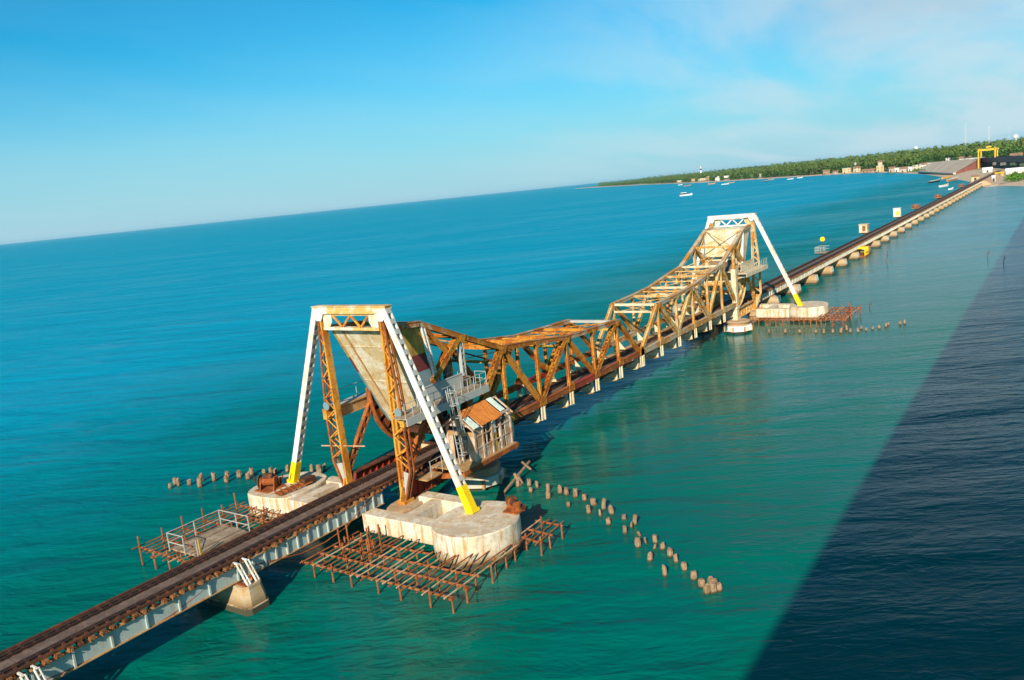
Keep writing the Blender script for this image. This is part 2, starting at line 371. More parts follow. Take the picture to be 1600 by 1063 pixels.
bd = nt.nodes.new('ShaderNodeBump'); bd.inputs['Distance'].default_value = 1.0; bd.inputs['Strength'].default_value = 0.75
nt.links.new(hgt, bd.inputs['Height'])
# ruffled water throws back more sky: streaks of ripples, gathered by the wind
rip = M_('MULTIPLY', step(nt, M_('ADD', M_('MULTIPLY', w1, 0.4, tree=nt), M_('MULTIPLY', w2, 0.6, tree=nt), tree=nt), 0.46, 0.64),
         M_('ADD', step(nt, M_('ADD', M_('MULTIPLY', w3, 0.5, tree=nt), M_('MULTIPLY', patch, 0.5, tree=nt), tree=nt), 0.35, 0.85), 0.25, tree=nt), tree=nt)
bn = nt.nodes.new('ShaderNodeBump'); bn.inputs['Distance'].default_value = 1.0
nt.links.new(M_('ADD', M_('MULTIPLY', patch, 0.35, tree=nt), 0.20, tree=nt), bn.inputs['Strength'])
nt.links.new(hgt, bn.inputs['Height']); nt.links.new(bd.outputs[0], dif.inputs['Normal']); [nt.links.new(bn.outputs[0], q.inputs['Normal']) for q in (glo, fre)]
w4 = nz(nt, crest((1.0, 0.22, 1)), 0.022, 4, 0.65, 0.6)      # broad wind streaks
streak = M_('MULTIPLY', step(nt, M_('ADD', M_('MULTIPLY', w4, .7, tree=nt), M_('MULTIPLY', w3, .3, tree=nt), tree=nt), 0.46, 0.66), 0.13, tree=nt)
cap = M_('ADD', M_('ADD', M_('ADD', streak, M_('MULTIPLY', calm, 0.45, tree=nt), tree=nt), 0.035, tree=nt), M_('MULTIPLY', rip, 0.24, tree=nt), tree=nt)
nt.links.new(M_('MINIMUM', fre.outputs[0], cap, tree=nt), msh.inputs[0]); nt.links.new(dif.outputs[0], msh.inputs[1]); nt.links.new(glo.outputs[0], msh.inputs[2])
mb = MB(); S = 30000
mb.add([(-S, -S, 0), (S, -S, 0), (S, S, 0), (-S, S, 0)], [(0, 1, 2, 3)])
o = mb.build('water', 'water'); o['kind'] = 'structure'

# ---------------------------------------------------------------- land
shore_px = [(896, 295.5), (915, 294), (960, 291.5), (1015, 288.5), (1060, 287), (1100, 285.5), (1150, 282.5), (1200, 279.5), (1250, 276.5), (1300, 273.5),
            (1340, 271), (1380, 270), (1415, 271), (1445, 272.5), (1480, 277.5), (1500, 281), (1516, 284), (1527, 288.5), (1540, 292.5), (1555, 291), (1575, 290.5), (1600, 291)]
shore = [G(x, y, 0) for x, y in shore_px] + [Vector((455, -60, 0)), Vector((470, -140, 0)), Vector((520, -300, 0)), Vector((650, -700, 0)), Vector((900, -1500, 0)), Vector((1200, -3000, 0))]
offs = [(-6, -0.5), (0, 0.05), (8, 0.8), (22, 1.4), (60, 1.9), (140, 3.0), (300, 5.0), (700, 8.0), (1800, 9.0), (5000, 9.0), (20000, 9.0)]
V = []; Fc = []
for i, p in enumerate(shore):
    a = shore[max(i-1, 0)]; c = shore[min(i+1, len(shore)-1)]
    t = (c-a).normalized(); nrm = Vector((-t.y, t.x, 0))
    far = Vector((0.96, -0.28, 0)) if i < len(shore_px) else Vector((0.98, -0.2, 0))
    if nrm.dot(far) < 0: nrm = -nrm
    for k, (d, z) in enumerate(offs):
        q = p + (nrm*0.4+far*0.9).normalized()*d if d > 30 else p + (nrm*.6+far*.6).normalized()*d
        V.append((q.x, q.y, z))
nk = len(offs)
for i in range(len(shore)-1):
    for k in range(nk-1):
        Fc.append((i*nk+k, (i+1)*nk+k, (i+1)*nk+k+1, i*nk+k+1))
mt, nt, b = newmat('sandy shore'); MAT['land'] = mt
g_ = nt.nodes.new('ShaderNodeNewGeometry'); sx_ = nt.nodes.new('ShaderNodeSeparateXYZ'); nt.links.new(g_.outputs['Position'], sx_.inputs[0])
ln = nz(nt, pos(nt), 0.03, 6, 0.65); lf = nz(nt, pos(nt), 0.4, 5, 0.7)
sand = mixc(nt, step(nt, lf, 0.4, 0.7), (0.50, 0.38, 0.26), (0.38, 0.29, 0.21))
grs = mixc(nt, step(nt, lf, 0.4, 0.65), (0.055, 0.10, 0.02), (0.10, 0.12, 0.035))
lc = mixc(nt, step(nt, M_('ADD', sx_.outputs[2], M_('MULTIPLY', ln, 2.2, tree=nt), tree=nt), 2.5, 3.3), sand, grs)
nt.links.new(lc, b.inputs['Base Color']); b.inputs['Roughness'].default_value = 0.95
mb = MB(); mb.v = [Vector(p) for p in V]; mb.f = Fc
o = mb.build('land', 'land'); o['kind'] = 'structure'
# ---------------------------------------------------------------- road bridge (the photographer stands on it; its shade lies on the sea)
def roadpath(t):
    """centre line and deck level of the road bridge at x = t"""
    y = -48.2 + (0 if t < 330 else 66.0*((t-330)/460.0)**2)
    z = 21.35 if t < 230 else 21.35 - 12.2*min(1, (t-230)/440.0)
    return Vector((t, y, z))
road = thing('road_bridge', 'dark concrete road viaduct on tall piers running ashore behind the yellow gantry', 'road bridge', (760, 12, 2))
ts = [-420, -200, -60, 60, 170, 230, 280, 330, 370, 410, 450, 490, 530, 570, 610, 650, 690, 730, 770, 800]
def sweep(y0, y1, z0, z1):
    rings = []
    for i, t in enumerate(ts):
        p = roadpath(t); q = roadpath(t+1)-roadpath(t-1); q.z = 0; q.normalize(); s = Vector((-q.y, q.x, 0))
        rings.append([p+s*y0+Vector((0, 0, z0)), p+s*y1+Vector((0, 0, z0)), p+s*y1+Vector((0, 0, z1)), p+s*y0+Vector((0, 0, z1))])
    return rings
MAT['roadgrey'] = flat('weathered grey road concrete', (0.17, 0.16, 0.16), 0.9, 0.3, 0.4)
mb = MB(); mb.stack(sweep(-5, 5, -0.35, 0)); mb.build('deck', 'roadgrey', road)
for a, c in ((-4.2, -3.6), (-1.4, -.8), (.8, 1.4), (3.6, 4.2)):
    mb = MB(); mb.stack(sweep(a, c, -2.6, -0.36)); mb.build('girder', 'roadgrey', road)
for a, c in ((-5, -4.8), (4.8, 5)):
    mb = MB(); mb.stack(sweep(a, c, 0.002, 1.15)); mb.build('parapet', 'roadgrey', road)
for t in [-320, -200, -80, 230, 290, 350, 400, 450, 500, 545, 590, 630, 670, 705, 740, 775]:
    p = roadpath(t); mb = MB()
    for s in (-3, 3): mb.tube((t, p.y+s, -1.5), (t, p.y+s, p.z-3.4), 0.8, 8)
    mb.box(t-.8, t+.8, p.y-4.8, p.y+4.8, p.z-3.4, p.z-2.62)
    mb.box(t-.5, t+.5, p.y-2.9, p.y+2.9, (p.z-3.4)*.45, (p.z-3.4)*.45+.8)
    mb.build('pier', 'roadgrey', road)

# ---------------------------------------------------------------- railway spans
HW = 1.38                                  # half the distance between the two plate girders
sl = MB(); sl.box(-.11, .11, -1.62, 1.62, -.09, .09); sl.box(-.05, .05, -1.70, -1.50, -.13, .06); sl.box(-.05, .05, 1.50, 1.70, -.13, .06); sl.box(.12, .2, -1.66, -1.58, -.1, .02)
SLEEPER = [meshonly(sl, 'sleeper', 'sleeper')]
for w_, e_ in ((.10, 1.54), (.12, 1.60)):
    sl = MB(); sl.box(-w_, w_, -e_, e_, -.09, .09)
    if e_ > 1.55: sl.box(w_+.01, w_+.06, -e_-.1, -e_+.25, -.02, .04); sl.box(-w_-.05, -w_-.01, -e_-.04, -e_+.2, -.14, .0)
    SLEEPER.append(meshonly(sl, 'sleeper', 'drust' if e_ < 1.55 else 'sleeper'))
ck = MB(); ck.box(-.07, .07, -.12, .12, 0, .1); ck.box(-.03, .03, -.17, .17, 0, .05)
CLIP = meshonly(ck, 'rail_clip', 'drust')
def stiff(mat):
    s = MB(); s.box(-.05, .05, -.13, 0.0, -.46, .46); return meshonly(s, 'stiffener', mat)
STIFF = {k: stiff(k) for k in ('girder', 'girder_old', 'red', 'truss_b')}
def rails(par, x0, x1, zr=3.12, near=True):
    for y in (-.86, .86):
        mb = MB(); mb.box(x0, x1, y-.07, y+.07, zr-.15, zr-.13); mb.box(x0, x1, y-.016, y+.016, zr-.13, zr-.045); mb.box(x0, x1, y-.037, y+.037, zr-.045, zr)
        mb.build('rail', 'rail', par)
    for y in (-.62, .62):
        mb = MB(); mb.box(x0, x1, y-.035, y+.035, zr-.15, zr-.02); mb.build('guard_rail', 'rail', par)
    for y in (-1.28, 1.28):
        mb = MB(); mb.box(x0, x1, y-.1, y+.1, zr-.15, zr-.02); mb.build('guard_timber', 'drust', par)
def footboard(par, x0, x1, zr=3.12):
    L = 2.44; x = x0
    while x < x1-.01:
        e = min(x+L, x1)
        mb = MB(); dz = R.uniform(0, .012); mb.box(x+.012, e-.012, -.38, .38, zr-.13+dz, zr-.09+dz); mb.build('footboard', 'foot', par); x = e
def plate_girder(par, x0, x1, y, z0, z1, mat, n, detail, face=-1, fl='flange', extra=0):
    """web, flanges and, on detail 2, every stiffener a piece of its own"""
    g = MB(); g.box(x0+.04, x1-.04, y-.02, y+.02, z0+.05, z1-.05)
    if detail < 2:
        for i in range(n+1):
            x = x0+.12+(x1-x0-.24)*i/n; g.box(x-.05, x+.05, y-.15, y+.15, z0+.052, z1-.052)
    go = g.build('plate_girder', mat, par)
    f = MB(); f.box(x0+.04, x1-.04, y-.17, y+.17, z0, z0+.05); f.build('bottom_flange', fl, go)
    f = MB(); f.box(x0+.04, x1-.04, y-.17, y+.17, z1-.05, z1); f.build('top_flange', fl, go)
    if detail >= 2:
        sc = (z1-z0-.104)/.92
        for i in range(n+1):
            x = x0+.14+(x1-x0-.28)*i/n
            for s in (-1, 1):
                inst(STIFF[mat], 'stiffener', (x, y+s*.022, (z0+z1)/2), go, rot=(0, 0, 0 if s < 0 else math.pi), scale=(1, 1, sc))
    return go
def span(x0, x1, label, mat, n, detail, group):
    t = thing('girder_span', label, 'bridge span', ((x0+x1)/2, 0, 1.75), group)
    for y in (-HW, HW): plate_girder(t, x0, x1, y, 1.76, 2.78, mat, n, detail if y < 0 else 1)
    br = MB(); k = 6
    for i in range(k):
        a = x0+.4+(x1-x0-.8)*i/k; c = x0+.4+(x1-x0-.8)*(i+1)/k; s = 1 if i % 2 else -1
        br.bar((a, -HW*s*.95, 1.95), (c, HW*s*.95, 1.95), .1, .1)
    br.build('cross_bracing', 'drust', t)
    if detail >= 2:
        m_ = int((x1-x0)/.58)
        for i in range(m_):
            x = x0+.29+(x1-x0-.58)*i/(m_-1)
            inst(SLEEPER[R.randrange(3)], 'sleeper', (x+R.uniform(-.03, .03), R.uniform(-.12, .10), 2.875), t, rot=(0, 0, R.uniform(-.04, .04)))
            for y in (-.98, .98, -.74, .74): inst(CLIP, 'rail_clip', (x, y, 2.966), t)
    else:
        sb = MB(); m_ = int((x1-x0)/.6)
        for i in range(m_):
            x = x0+.3+(x1-x0-.6)*i/(m_-1); y = R.uniform(-.04, .04)
            sb.box(x-.11, x+.11, y-1.62, y+1.62, 2.782, 2.965)
        sb.build('sleepers', 'sleeper', t, kind='stuff')
    rails(t, x0+.01, x1-.01)
    if detail >= 2: footboard(t, x0+.01, x1-.01)
    else:
        fb = MB(); fb.box(x0+.01, x1-.01, -.44, .44, 2.99, 3.03); fb.build('footboard', 'foot', t)
    return t
GS = 'girder spans of the railway bridge'
s0 = span(-24.38, -12.19, 'blue-grey girder span cut by the lower left corner of the picture', 'girder', 6, 2, GS)
s1 = span(-12.19, 0, 'blue-grey girder span with widely spaced ribs left of the nearest pier', 'girder', 6, 2, GS)
s2 = span(0, 12.6, 'pale closely ribbed girder span between the nearest pier and the lift tower', 'girder', 14, 2, GS)
for t in (s0, s1, s2):      # loose hanging cable along the girder side
    pass
pts = [(-13.6, -1.35, 2.2), (-11.0, -1.4, 1.9), (-8.2, -1.4, 1.72), (-6.9, -1.4, 1.70), (-4.6, -1.4, 1.85), (-2.6, -1.38, 2.25), (-.5, -1.36, 2.6)]
mb = MB(); mb.path(pts, .03, 5); tag(mb.build('cable', 'rust'), 'loose rusty cable sagging along the side of the nearest girder span', 'cable')
pts = [(.6, -1.4, 2.3), (2.5, -1.5, 1.9), (4.5, -1.7, 1.5), (6.5, -1.8, 1.45), (8.4, -1.9, 1.75), (10.2, -1.6, 2.3), (11.6, -1.4, 2.6)]
mb = MB(); mb.path(pts, .035, 5); tag(mb.build('cable', 'rust'), 'rusty hose drooping below the closely ribbed girder span', 'cable')
FARX = [106.7+12.19*i for i in range(32)]
prev = 93.6
for i, x in enumerate(FARX):
    span(prev, x, ('girder span running off the far lift tower' if i == 0 else '%s girder span beyond the far lift tower' % ORD[i]) if i < 31 else 'last girder span meeting the far shore', 'girder_old', 12 if i < 14 else 6, 1, GS)
    prev = x

# ---------------------------------------------------------------- piers
def pier(x, label, mat='masonry', detail=False):
    t = thing('bridge_pier', label, 'bridge pier', (x, 0, 0), 'masonry piers of the railway bridge')
    w = .8 if detail else 1.0
    def ring(hx, hy, ch, z): hx *= w; return [(x-hx, -hy+ch, z), (x-hx+ch, -hy, z), (x+hx-ch, -hy, z), (x+hx, -hy+ch, z), (x+hx, hy-ch, z), (x+hx-ch, hy, z), (x-hx+ch, hy, z), (x-hx, hy-ch, z)]
    c_ = .28 if detail else .12
    mb = MB()
    mb.stack([ring(1.2, 2.85, c_, -2), ring(1.1, 2.78, c_, .38), ring(1.0, 2.7, c_, .43), ring(.96, 2.66, c_, .80), ring(.94, 2.64, c_, .81), ring(.94, 2.64, c_, .84), ring(.955, 2.65, c_, .85), ring(.90, 2.58, c_, 1.15), ring(.88, 2.56, c_, 1.16), ring(.88, 2.56, c_, 1.19), ring(.895, 2.57, c_, 1.20), ring(.84, 2.5, c_, 1.5)])
    mb.build('shaft', mat, t)
    mb = MB(); mb.stack([ring(.88, 2.53, c_, 1.502), ring(.88, 2.53, c_, 1.66)]); mb.build('cap', mat, t)
    if not detail:
        mb = MB(); hx = .80; mb.prism([(x-.92, -2.672, .62), (x+.92, -2.672, .62), (x+.80, -2.545, 1.66), (x-.80, -2.545, 1.66)], (0, -.035, 0)); mb.build('end_face', 'pale_lit_end', t, label='pale washed end face with sunlit brightness in its colour')
    for y in (-HW, HW):
        for dx in (-.32, .32):
            mb = MB(); mb.box(x+dx-.2, x+dx+.2, y-.25, y+.25, 1.662, 1.756); mb.build('bearing', 'drust', t)
    if detail:
        for dx in (-.38, .25):
            mb = MB(); a = Vector((x+dx, -1.8, 2.95)); c = Vector((x+dx+.1, -2.42, 1.70)); dr = c-a
            for s in (-.1, .1): mb.bar(a+Vector((s, 0, 0)), c+Vector((s, 0, 0)), .045, .13)
            for k in range(5):
                p = a+dr*(k/4.0*.96+.02); mb.bar(p-Vector((.1, 0, 0)), p+Vector((.1, 0, 0)), .12, .05)
            mb.bar(a+Vector((0, .5, .0)), a, .1, .1)
            mb.build('perforated_strut', 'white', t, label='white slotted steel strut leaning from the deck edge to the pier top')
        for dx in (-.45, .45):
            mb = MB(); mb.bar((x+dx, -2.4, 1.7), (x+dx, -1.2, 1.7), .2, .08); mb.bar((x+dx-.1, -1.3, 2.9), (x+dx-.1, -1.3, 1.7), .12, .08); mb.build('bracket', 'rust', t)
    return t
pier(-12.19, 'rail bridge pier at the lower left edge of the picture, under white slotted struts', detail=True)
pier(.12, 'nearest ochre masonry pier with two white slotted struts, standing in front of the lift tower', detail=True)
for i, x in enumerate(FARX):
    pier(x, '%s masonry pier beyond the far lift tower, counted from the tower' % ORD[i] if i < 31 else 'last pier of the railway bridge, at the far shore')

# ---------------------------------------------------------------- rafts of concrete carrying the lift towers
def raft(sgn, label, full=True):
    """caisson, beams; sgn -1 on the camera's side"""
    s = -1
    t = thing('concrete_raft', label, 'concrete raft', (12, sgn*9.0, 0), 'concrete rafts under the lift towers')
    if sgn < 0:
        out = [(10.2, -8.0), (11.6, -7.75), (13.2, -7.95), (14.4, -8.75), (15.0, -9.9), (14.95, -11.0), (14.3, -12.1), (13.3, -12.9), (12.2, -13.15), (10.9, -12.95), (9.8, -12.3), (9.1, -11.4), (8.9, -10.3), (9.2, -9.0)]
        ztop = 2.2; c0 = Vector((11.8, -10.4, 0))
    else:
        out = [(9.7, 6.2), (9.3, 8.4), (9.5, 9.9), (10.6, 10.6), (12.2, 10.75), (13.6, 10.4), (14.7, 9.4), (15.0, 8.0), (14.7, 6.6), (13.7, 5.9), (12.3, 5.7), (11.0, 5.75)]
        ztop = 2.2; c0 = Vector((12, 8.3, 0))
    P = []                                           # smooth the outline
    n = len(out)
    for i in range(n):
        a = Vector((*out[i-1], 0)); bb = Vector((*out[i], 0)); c = Vector((*out[(i+1) % n], 0)); d = Vector((*out[(i+2) % n], 0))
        for k in range(3):
            u = k/3.0
            P.append(.5*((2*bb)+(c-a)*u+(2*a-5*bb+4*c-d)*u*u+(-a+3*bb-3*c+d)*u**3))
    def ring(f, z): return [c0+(p-c0)*f+Vector((0, 0, z+R.uniform(-.012, .012))) for p in P]
    mb = MB(); mb.stack([ring(1.0, -2.5), ring(.995, .5), ring(1.0, .7), ring(1.0, ztop-.09), ring(.985, ztop)])
    mb.build('caisson', 'concrete', t)
    y0, y1 = (-1.9, -8.4) if sgn < 0 else (1.9, 6.4)
    def beam(xa, xb, ya, yb, z0, z1, nm): 
        m2 = MB(); e = .05
        m2.stack([[(xa+e, ya, z0), (xb-e, ya, z0), (xb, ya, z0+e), (xb, ya, z1-e), (xb-e, ya, z1), (xa+e, ya, z1), (xa, ya, z1-e), (xa, ya, z0+e)],
                  [(xa+e, yb, z0), (xb-e, yb, z0), (xb, yb, z0+e), (xb, yb, z1-e), (xb-e, yb, z1), (xa+e, yb, z1), (xa, yb, z1-e), (xa, yb, z0+e)]])
        m2.build(nm, 'concrete', t)
    zc = 2.05
    beam(9.95, 11.15, y0, y1, .75, zc, 'front_beam')
    beam(14.0, 15.1, (-3.6 if sgn < 0 else 3.6), y1, .75, zc, 'back_beam')
    ym = -5.3 if sgn < 0 else 5.0
    m2 = MB(); m2.box(11.152, 13.998, ym-.45, ym+.45, .8, zc-.04); m2.build('cross_beam', 'concrete', t)
    return t
def cap_pier(sgn, label):
    t = thing('tower_pier', label, 'pier', (13.4, sgn*2.9, 0), 'round piers under the tower legs')
    y = sgn*2.95
    mb = MB()
    def ring(z, f): return [(13.5+(1.75*math.cos(a)+(.25*math.copysign(1, math.cos(a))))*f, y+1.05*math.sin(a)*f, z) for a in [2*math.pi*(i+.5)/18 for i in range(18)]]
    mb.stack([ring(-2, .85), ring(1.0, .85), ring(1.05, 1.0), ring(1.6, 1.02), ring(1.72, .95)]); mb.build('cap', 'capstone', t)
    return t
def heel_pier(sgn, label):
    t = thing('heel_pier', label, 'pier', (22, sgn*3.1, 0), 'round piers under the heels of the lift leaves')
    c = (22.0, sgn*3.1, 0)
    mb = MB(); mb.lathe(c, [(1.55, -2), (1.55, .1), (1.7, .2), (1.7, .3)], 20); mb.build('base', 'masonry', t)
    mb = MB(); mb.lathe(c, [(2.0, .3), (2.05, .34), (2.05, .95), (1.95, 1.08)], 8); mb.build('jacket', 'white' if MIR else 'girder_old', t, label='pale painted eight-sided jacket with rusty edges')  # near jackets are greyer: the shade on them is put into the colour
    for k in range(8):
        a = 2*math.pi*k/8; mb = MB(); mb.box(c[0]+2.02*math.cos(a)-.1, c[0]+2.02*math.cos(a)+.1, c[1]+2.02*math.sin(a)-.1, c[1]+2.02*math.sin(a)+.1, .28, 1.0); mb.build('corner_angle', 'flange', t)
    mb = MB(); mb.lathe(c, [(1.5, 1.08), (1.5, 1.45), (1.75, 1.5), (1.75, 1.66), (1.6, 1.72)], 20); mb.build('cap', 'capstone', t)
    return t
raft(-1, 'big stained concrete raft right of the near track with rounded caisson under a yellow strut')
raft(1, 'concrete raft beyond the near track carrying a rusty winch and scrap')
cap_pier(-1, 'brown rounded pier cap under the near tower leg inside the big raft'); cap_pier(1, 'brown pier cap under the far leg of the near tower')
heel_pier(-1, 'round pier with white jacket in the shade below the rusty hut'); heel_pier(1, 'round pier on the sea side below the near leaf heel')
MIR = 106.8
raft(-1, 'long low concrete raft right of the far tower, ringed by rusty scaffold'); raft(1, 'concrete raft hidden behind the far lift tower')
cap_pier(-1, 'pier cap under the camera-side leg of the far tower'); cap_pier(1, 'pier cap under the seaward leg of the far tower')
heel_pier(-1, 'round pier with brown disc and white eight-sided jacket below the far tower'); heel_pier(1, 'round pier on the sea side below the far leaf heel')
MIR = None
# ---------------------------------------------------------------- lift towers
def tower(label, B):
    leg_m, strut_m = ('leg', 'white') if not B else ('truss_b', 'white')
    t = thing('lift_tower', label, 'lift tower', (13.3, 0, 1.7), 'lift towers')
    X = 13.35
    for s in (-1, 1):
        a = Vector((X, s*2.98, 15.4)); c = Vector((X+.1, s*2.72, 1.95))
        lg = MB(); lg.bar(c, a, .56, .16, (0, 1, 0)); lg.bar(c+Vector((0, s*.12, 0)), a+Vector((0, s*.12, 0)), .12, .20, (0, 1, 0))
        lo = lg.build('leg', leg_m, t)
        outer = [Vector((X, s*3.2, 15.0)), Vector((X, s*3.6, 11.2)), Vector((X, s*3.84, 8.2)), Vector((X+.05, s*3.86, 4.2)), Vector((X+.08, s*3.08, 2.0))]
        oc = MB()
        for p, q in zip(outer[:-1], outer[1:]):
            for dx in (-.2, .2): oc.bar(p+Vector((dx, 0, 0)), q+Vector((dx, 0, 0)), .12, .16, (0, 1, 0))
        oc.build('outer_chord', 'rust' if not B else 'truss_b', lo)
        def oy(z):
            for p, q in zip(outer[:-1], outer[1:]):
                if q.z <= z <= p.z: return p.y+(q.y-p.y)*(p.z-z)/(p.z-q.z)
            return s*3.2
        def iy(z): return s*(2.72+(z-1.95)/(13.45)*.26)
        zs = [14.6-.78*i for i in range(14)]
        for k in range(len(zs)-1):
            lb = MB()
            for dx in (-.22, .22):
                p = Vector((X+dx, iy(zs[k]), zs[k])); q = Vector((X+dx, oy(zs[k+1]), zs[k+1]))
                if k % 2: p = Vector((X+dx, oy(zs[k]), zs[k])); q = Vector((X+dx, iy(zs[k+1]), zs[k+1]))
                lb.bar(p, q, .09, .03, (1, 0, 0))
            lb.build('lacing_bar', leg_m, lo)
        fp = MB(); fp.prism([(X-.03, s*2.95, 2.05), (X-.03, s*3.15, 2.05), (X-.03, s*3.82, 3.95), (X-.03, s*3.1, 4.1)], (.06, 0, 0)); fp.build('gusset', 'whitegrey' if not B else 'truss_b', lo)
        ft = MB(); ft.box(X-.45, X+.6, s*2.9-.32, s*2.9+.32, 1.722, 1.95); ft.bar((X-.3, s*2.9, 1.95), (X, s*2.9, 2.9), .5, .12, (0, 1, 0)); ft.bar((X+.45, s*2.9, 1.95), (X+.1, s*2.9, 2.9), .5, .12, (0, 1, 0)); ft.build('shoe', 'leg', lo)
        gb = MB(); gb.box(X-.34, X+.34, s*3.85-.18, s*3.85+.22, 7.55, 8.35); gb.build('bracket', 'leg' if not B else 'cream', lo, label='boxy bracket at walkway height')
        if not B:
            mb = MB(); mb.tube((X-.35, s*3.6, 8.6), (X-.28, s*3.6, 8.6), .32, 12); mb.build('lamp_plate', 'bluegrey', lo)
        # diagonal strut from the foot up to the counterweight heel
        dg = MB(); a = Vector((X+.15, s*2.85, 3.4)); c = Vector((17.4, s*3.1, 8.1))
        for k in (-1, 1): dg.bar(a+Vector((k*.16, 0, -k*.14)), c+Vector((k*.16, 0, -k*.14)), .3, .09, (1, 0, -.9))
        dr = c-a
        for k in range(7): dg.bar(a+dr*(k/7.0+.02), a+dr*(k/7.0+.085), .3, .3, (0, 1, 0))
        dg.build('diagonal_strut', 'rust' if not B else 'truss_b', t)
        bm = MB(); bm.box(X+.3, 21.4, s*3.35-.04, s*3.35+.04, 7.6, 8.32); bm.box(X+.3, 21.4, s*3.35-.18, s*3.35+.18, 8.322, 8.38); bm.box(X+.3, 21.4, s*3.35-.18, s*3.35+.18, 7.54, 7.598); bm.build('walkway_beam', 'flange' if (s > 0 and not B) else ('whitegrey' if not B else 'truss_b'), t)
        # long inclined strut down to the caisson
        yb = -9.45 if s < 0 else 8.3
        A = Vector((13.3, s*3.36, 15.95)); C = Vector((12.75, yb, 2.2)); ax = (C-A).normalized()
        st = MB()
        nrm = Vector((1, 0, 0)).cross(ax).normalized()         # across the strut in its own plane
        CUT = A+(C-A)*.875
        for dx in (-.25, .25): st.bar(A+Vector((dx, 0, 0)), CUT+Vector((dx, 0, 0)), .05, .48, nrm)
        for dx in (-.21, .21):
            for e in (-.21, .21): st.bar(A+Vector((dx, 0, 0))+nrm*e, CUT+Vector((dx, 0, 0))+nrm*e, .1, .05, nrm)
        so = st.build('inclined_strut', strut_m, t)
        nb = 17
        for f in (-1, 1):
            for k in range(nb):
                u0 = (k+.12)/nb; u1 = (k+.60)/nb
                p = A+(CUT-A)*u0+nrm*f*.245; q = A+(CUT-A)*u1+nrm*f*.245
                bt = MB(); bt.bar(p, q, .45, .02, nrm); bt.build('batten', 'whitegrey' if not B else 'white', so)
        yl = MB(); yl.bar(CUT, C, .56, .52, nrm, .62, .58); yl.build('painted_foot', 'yellow', so, label='bright yellow painted lower end of the strut')
        sp = MB(); sp.bar(C-ax*.15, C+ax*.1, .8, .75, nrm); sp.build('shoe', 'yellow', so)
    # portal
    pm = 'portal' if not B else 'white'
    pb = MB(); pb.box(X-.3, X+.3, -3.62, 3.62, 15.68, 16.12); pb.box(X-.36, X+.36, -3.68, 3.68, 16.122, 16.18); pb.box(X-.36, X+.36, -2.76, 2.76, 15.62, 15.678); pb.build('portal_beam', pm, t)
    for s in (-1, 1):
        g = MB(); g.prism([(X-.33, s*3.66, 16.0), (X-.33, s*2.4, 16.0), (X-.33, s*2.65, 15.4), (X-.33, s*2.85, 15.1), (X-.33, s*3.3, 15.1)], (.03, 0, 0)); g.prism([(X+.30, s*3.66, 16.0), (X+.30, s*2.4, 16.0), (X+.30, s*2.65, 15.4), (X+.30, s*2.85, 15.1), (X+.30, s*3.3, 15.1)], (.03, 0, 0)); g.build('corner_gusset', strut_m, t)
        g = MB(); g.prism([(X-.2, s*1.85, 15.6), (X-.2, s*2.72, 15.6), (X-.2, s*2.72, 14.64), (X-.2, s*2.1, 14.64), (X-.2, s*1.85, 15.0)], (.05, 0, 0)); g.build('side_plate', 'cw', t)
    lb = MB(); lb.box(X-.25, X+.25, -2.76, 2.76, 14.42, 14.62); lb.build('lower_portal_bar', pm, t)
    lb = MB(); lb.box(X-.2, X+.2, -1.85, 1.85, 15.48, 15.61); lb.build('upper_portal_bar', pm, t)
    ys = [-1.8, -.9, 0, .9, 1.8]
    for k in range(4):
        z0, z1 = (15.5, 14.6) if k % 2 == 0 else (14.6, 15.5)
        lb = MB(); lb.bar((X-.1, ys[k], z0), (X-.1, ys[k+1], z1), .16, .1, (1, 0, 0)); lb.build('portal_lattice_bar', 'leg' if not B else 'white', t)
    # walkway on the camera side
    wk = MB(); wk.box(12.5, 22.2, -4.75, -3.56, 8.28, 8.36); wo_ = wk.build('walkway', 'wood' if not B else 'cream', t)
    e = MB(); e.box(12.5, 22.2, -4.84, -4.76, 7.82, 8.36); e.build('edge_beam', 'whitegrey' if not B else 'cream', wo_)
    e = MB(); e.box(15.2, 20.7, -3.56, -3.5, 8.42, 9.55); e.box(15.2, 20.7, -3.6, -3.46, 9.552, 9.62); e.build('side_girder', 'whitegrey' if not B else 'cream', wo_)
    for k in range(13):
        x = 12.55+k*.8
        e = MB(); e.tube((x, -4.7, 8.36), (x, -4.7, 9.4), .028, 5); e.build('railing_post', 'whitegrey', wo_)
    for z in (8.85, 9.4):
        e = MB(); e.tube((12.5, -4.7, z), (22.2, -4.7, z), .026, 5); e.build('handrail', 'whitegrey', wo_)
    e = MB(); e.tube((22.2, -4.7, 9.4), (22.2, -3.6, 9.4), .026, 5); e.tube((22.2, -3.6, 8.36), (22.2, -3.6, 9.4), .028, 5); e.tube((22.2, -4.7, 8.85), (22.2, -3.6, 8.85), .026, 5); e.build('end_rail', 'whitegrey', wo_)
    for k in range(4):
        x = 14.6+k*2.2; e = MB(); e.bar((x, -3.4, 7.7), (x, -4.8, 7.95), .1, .25); e.build('cantilever_bracket', 'whitegrey', wo_)
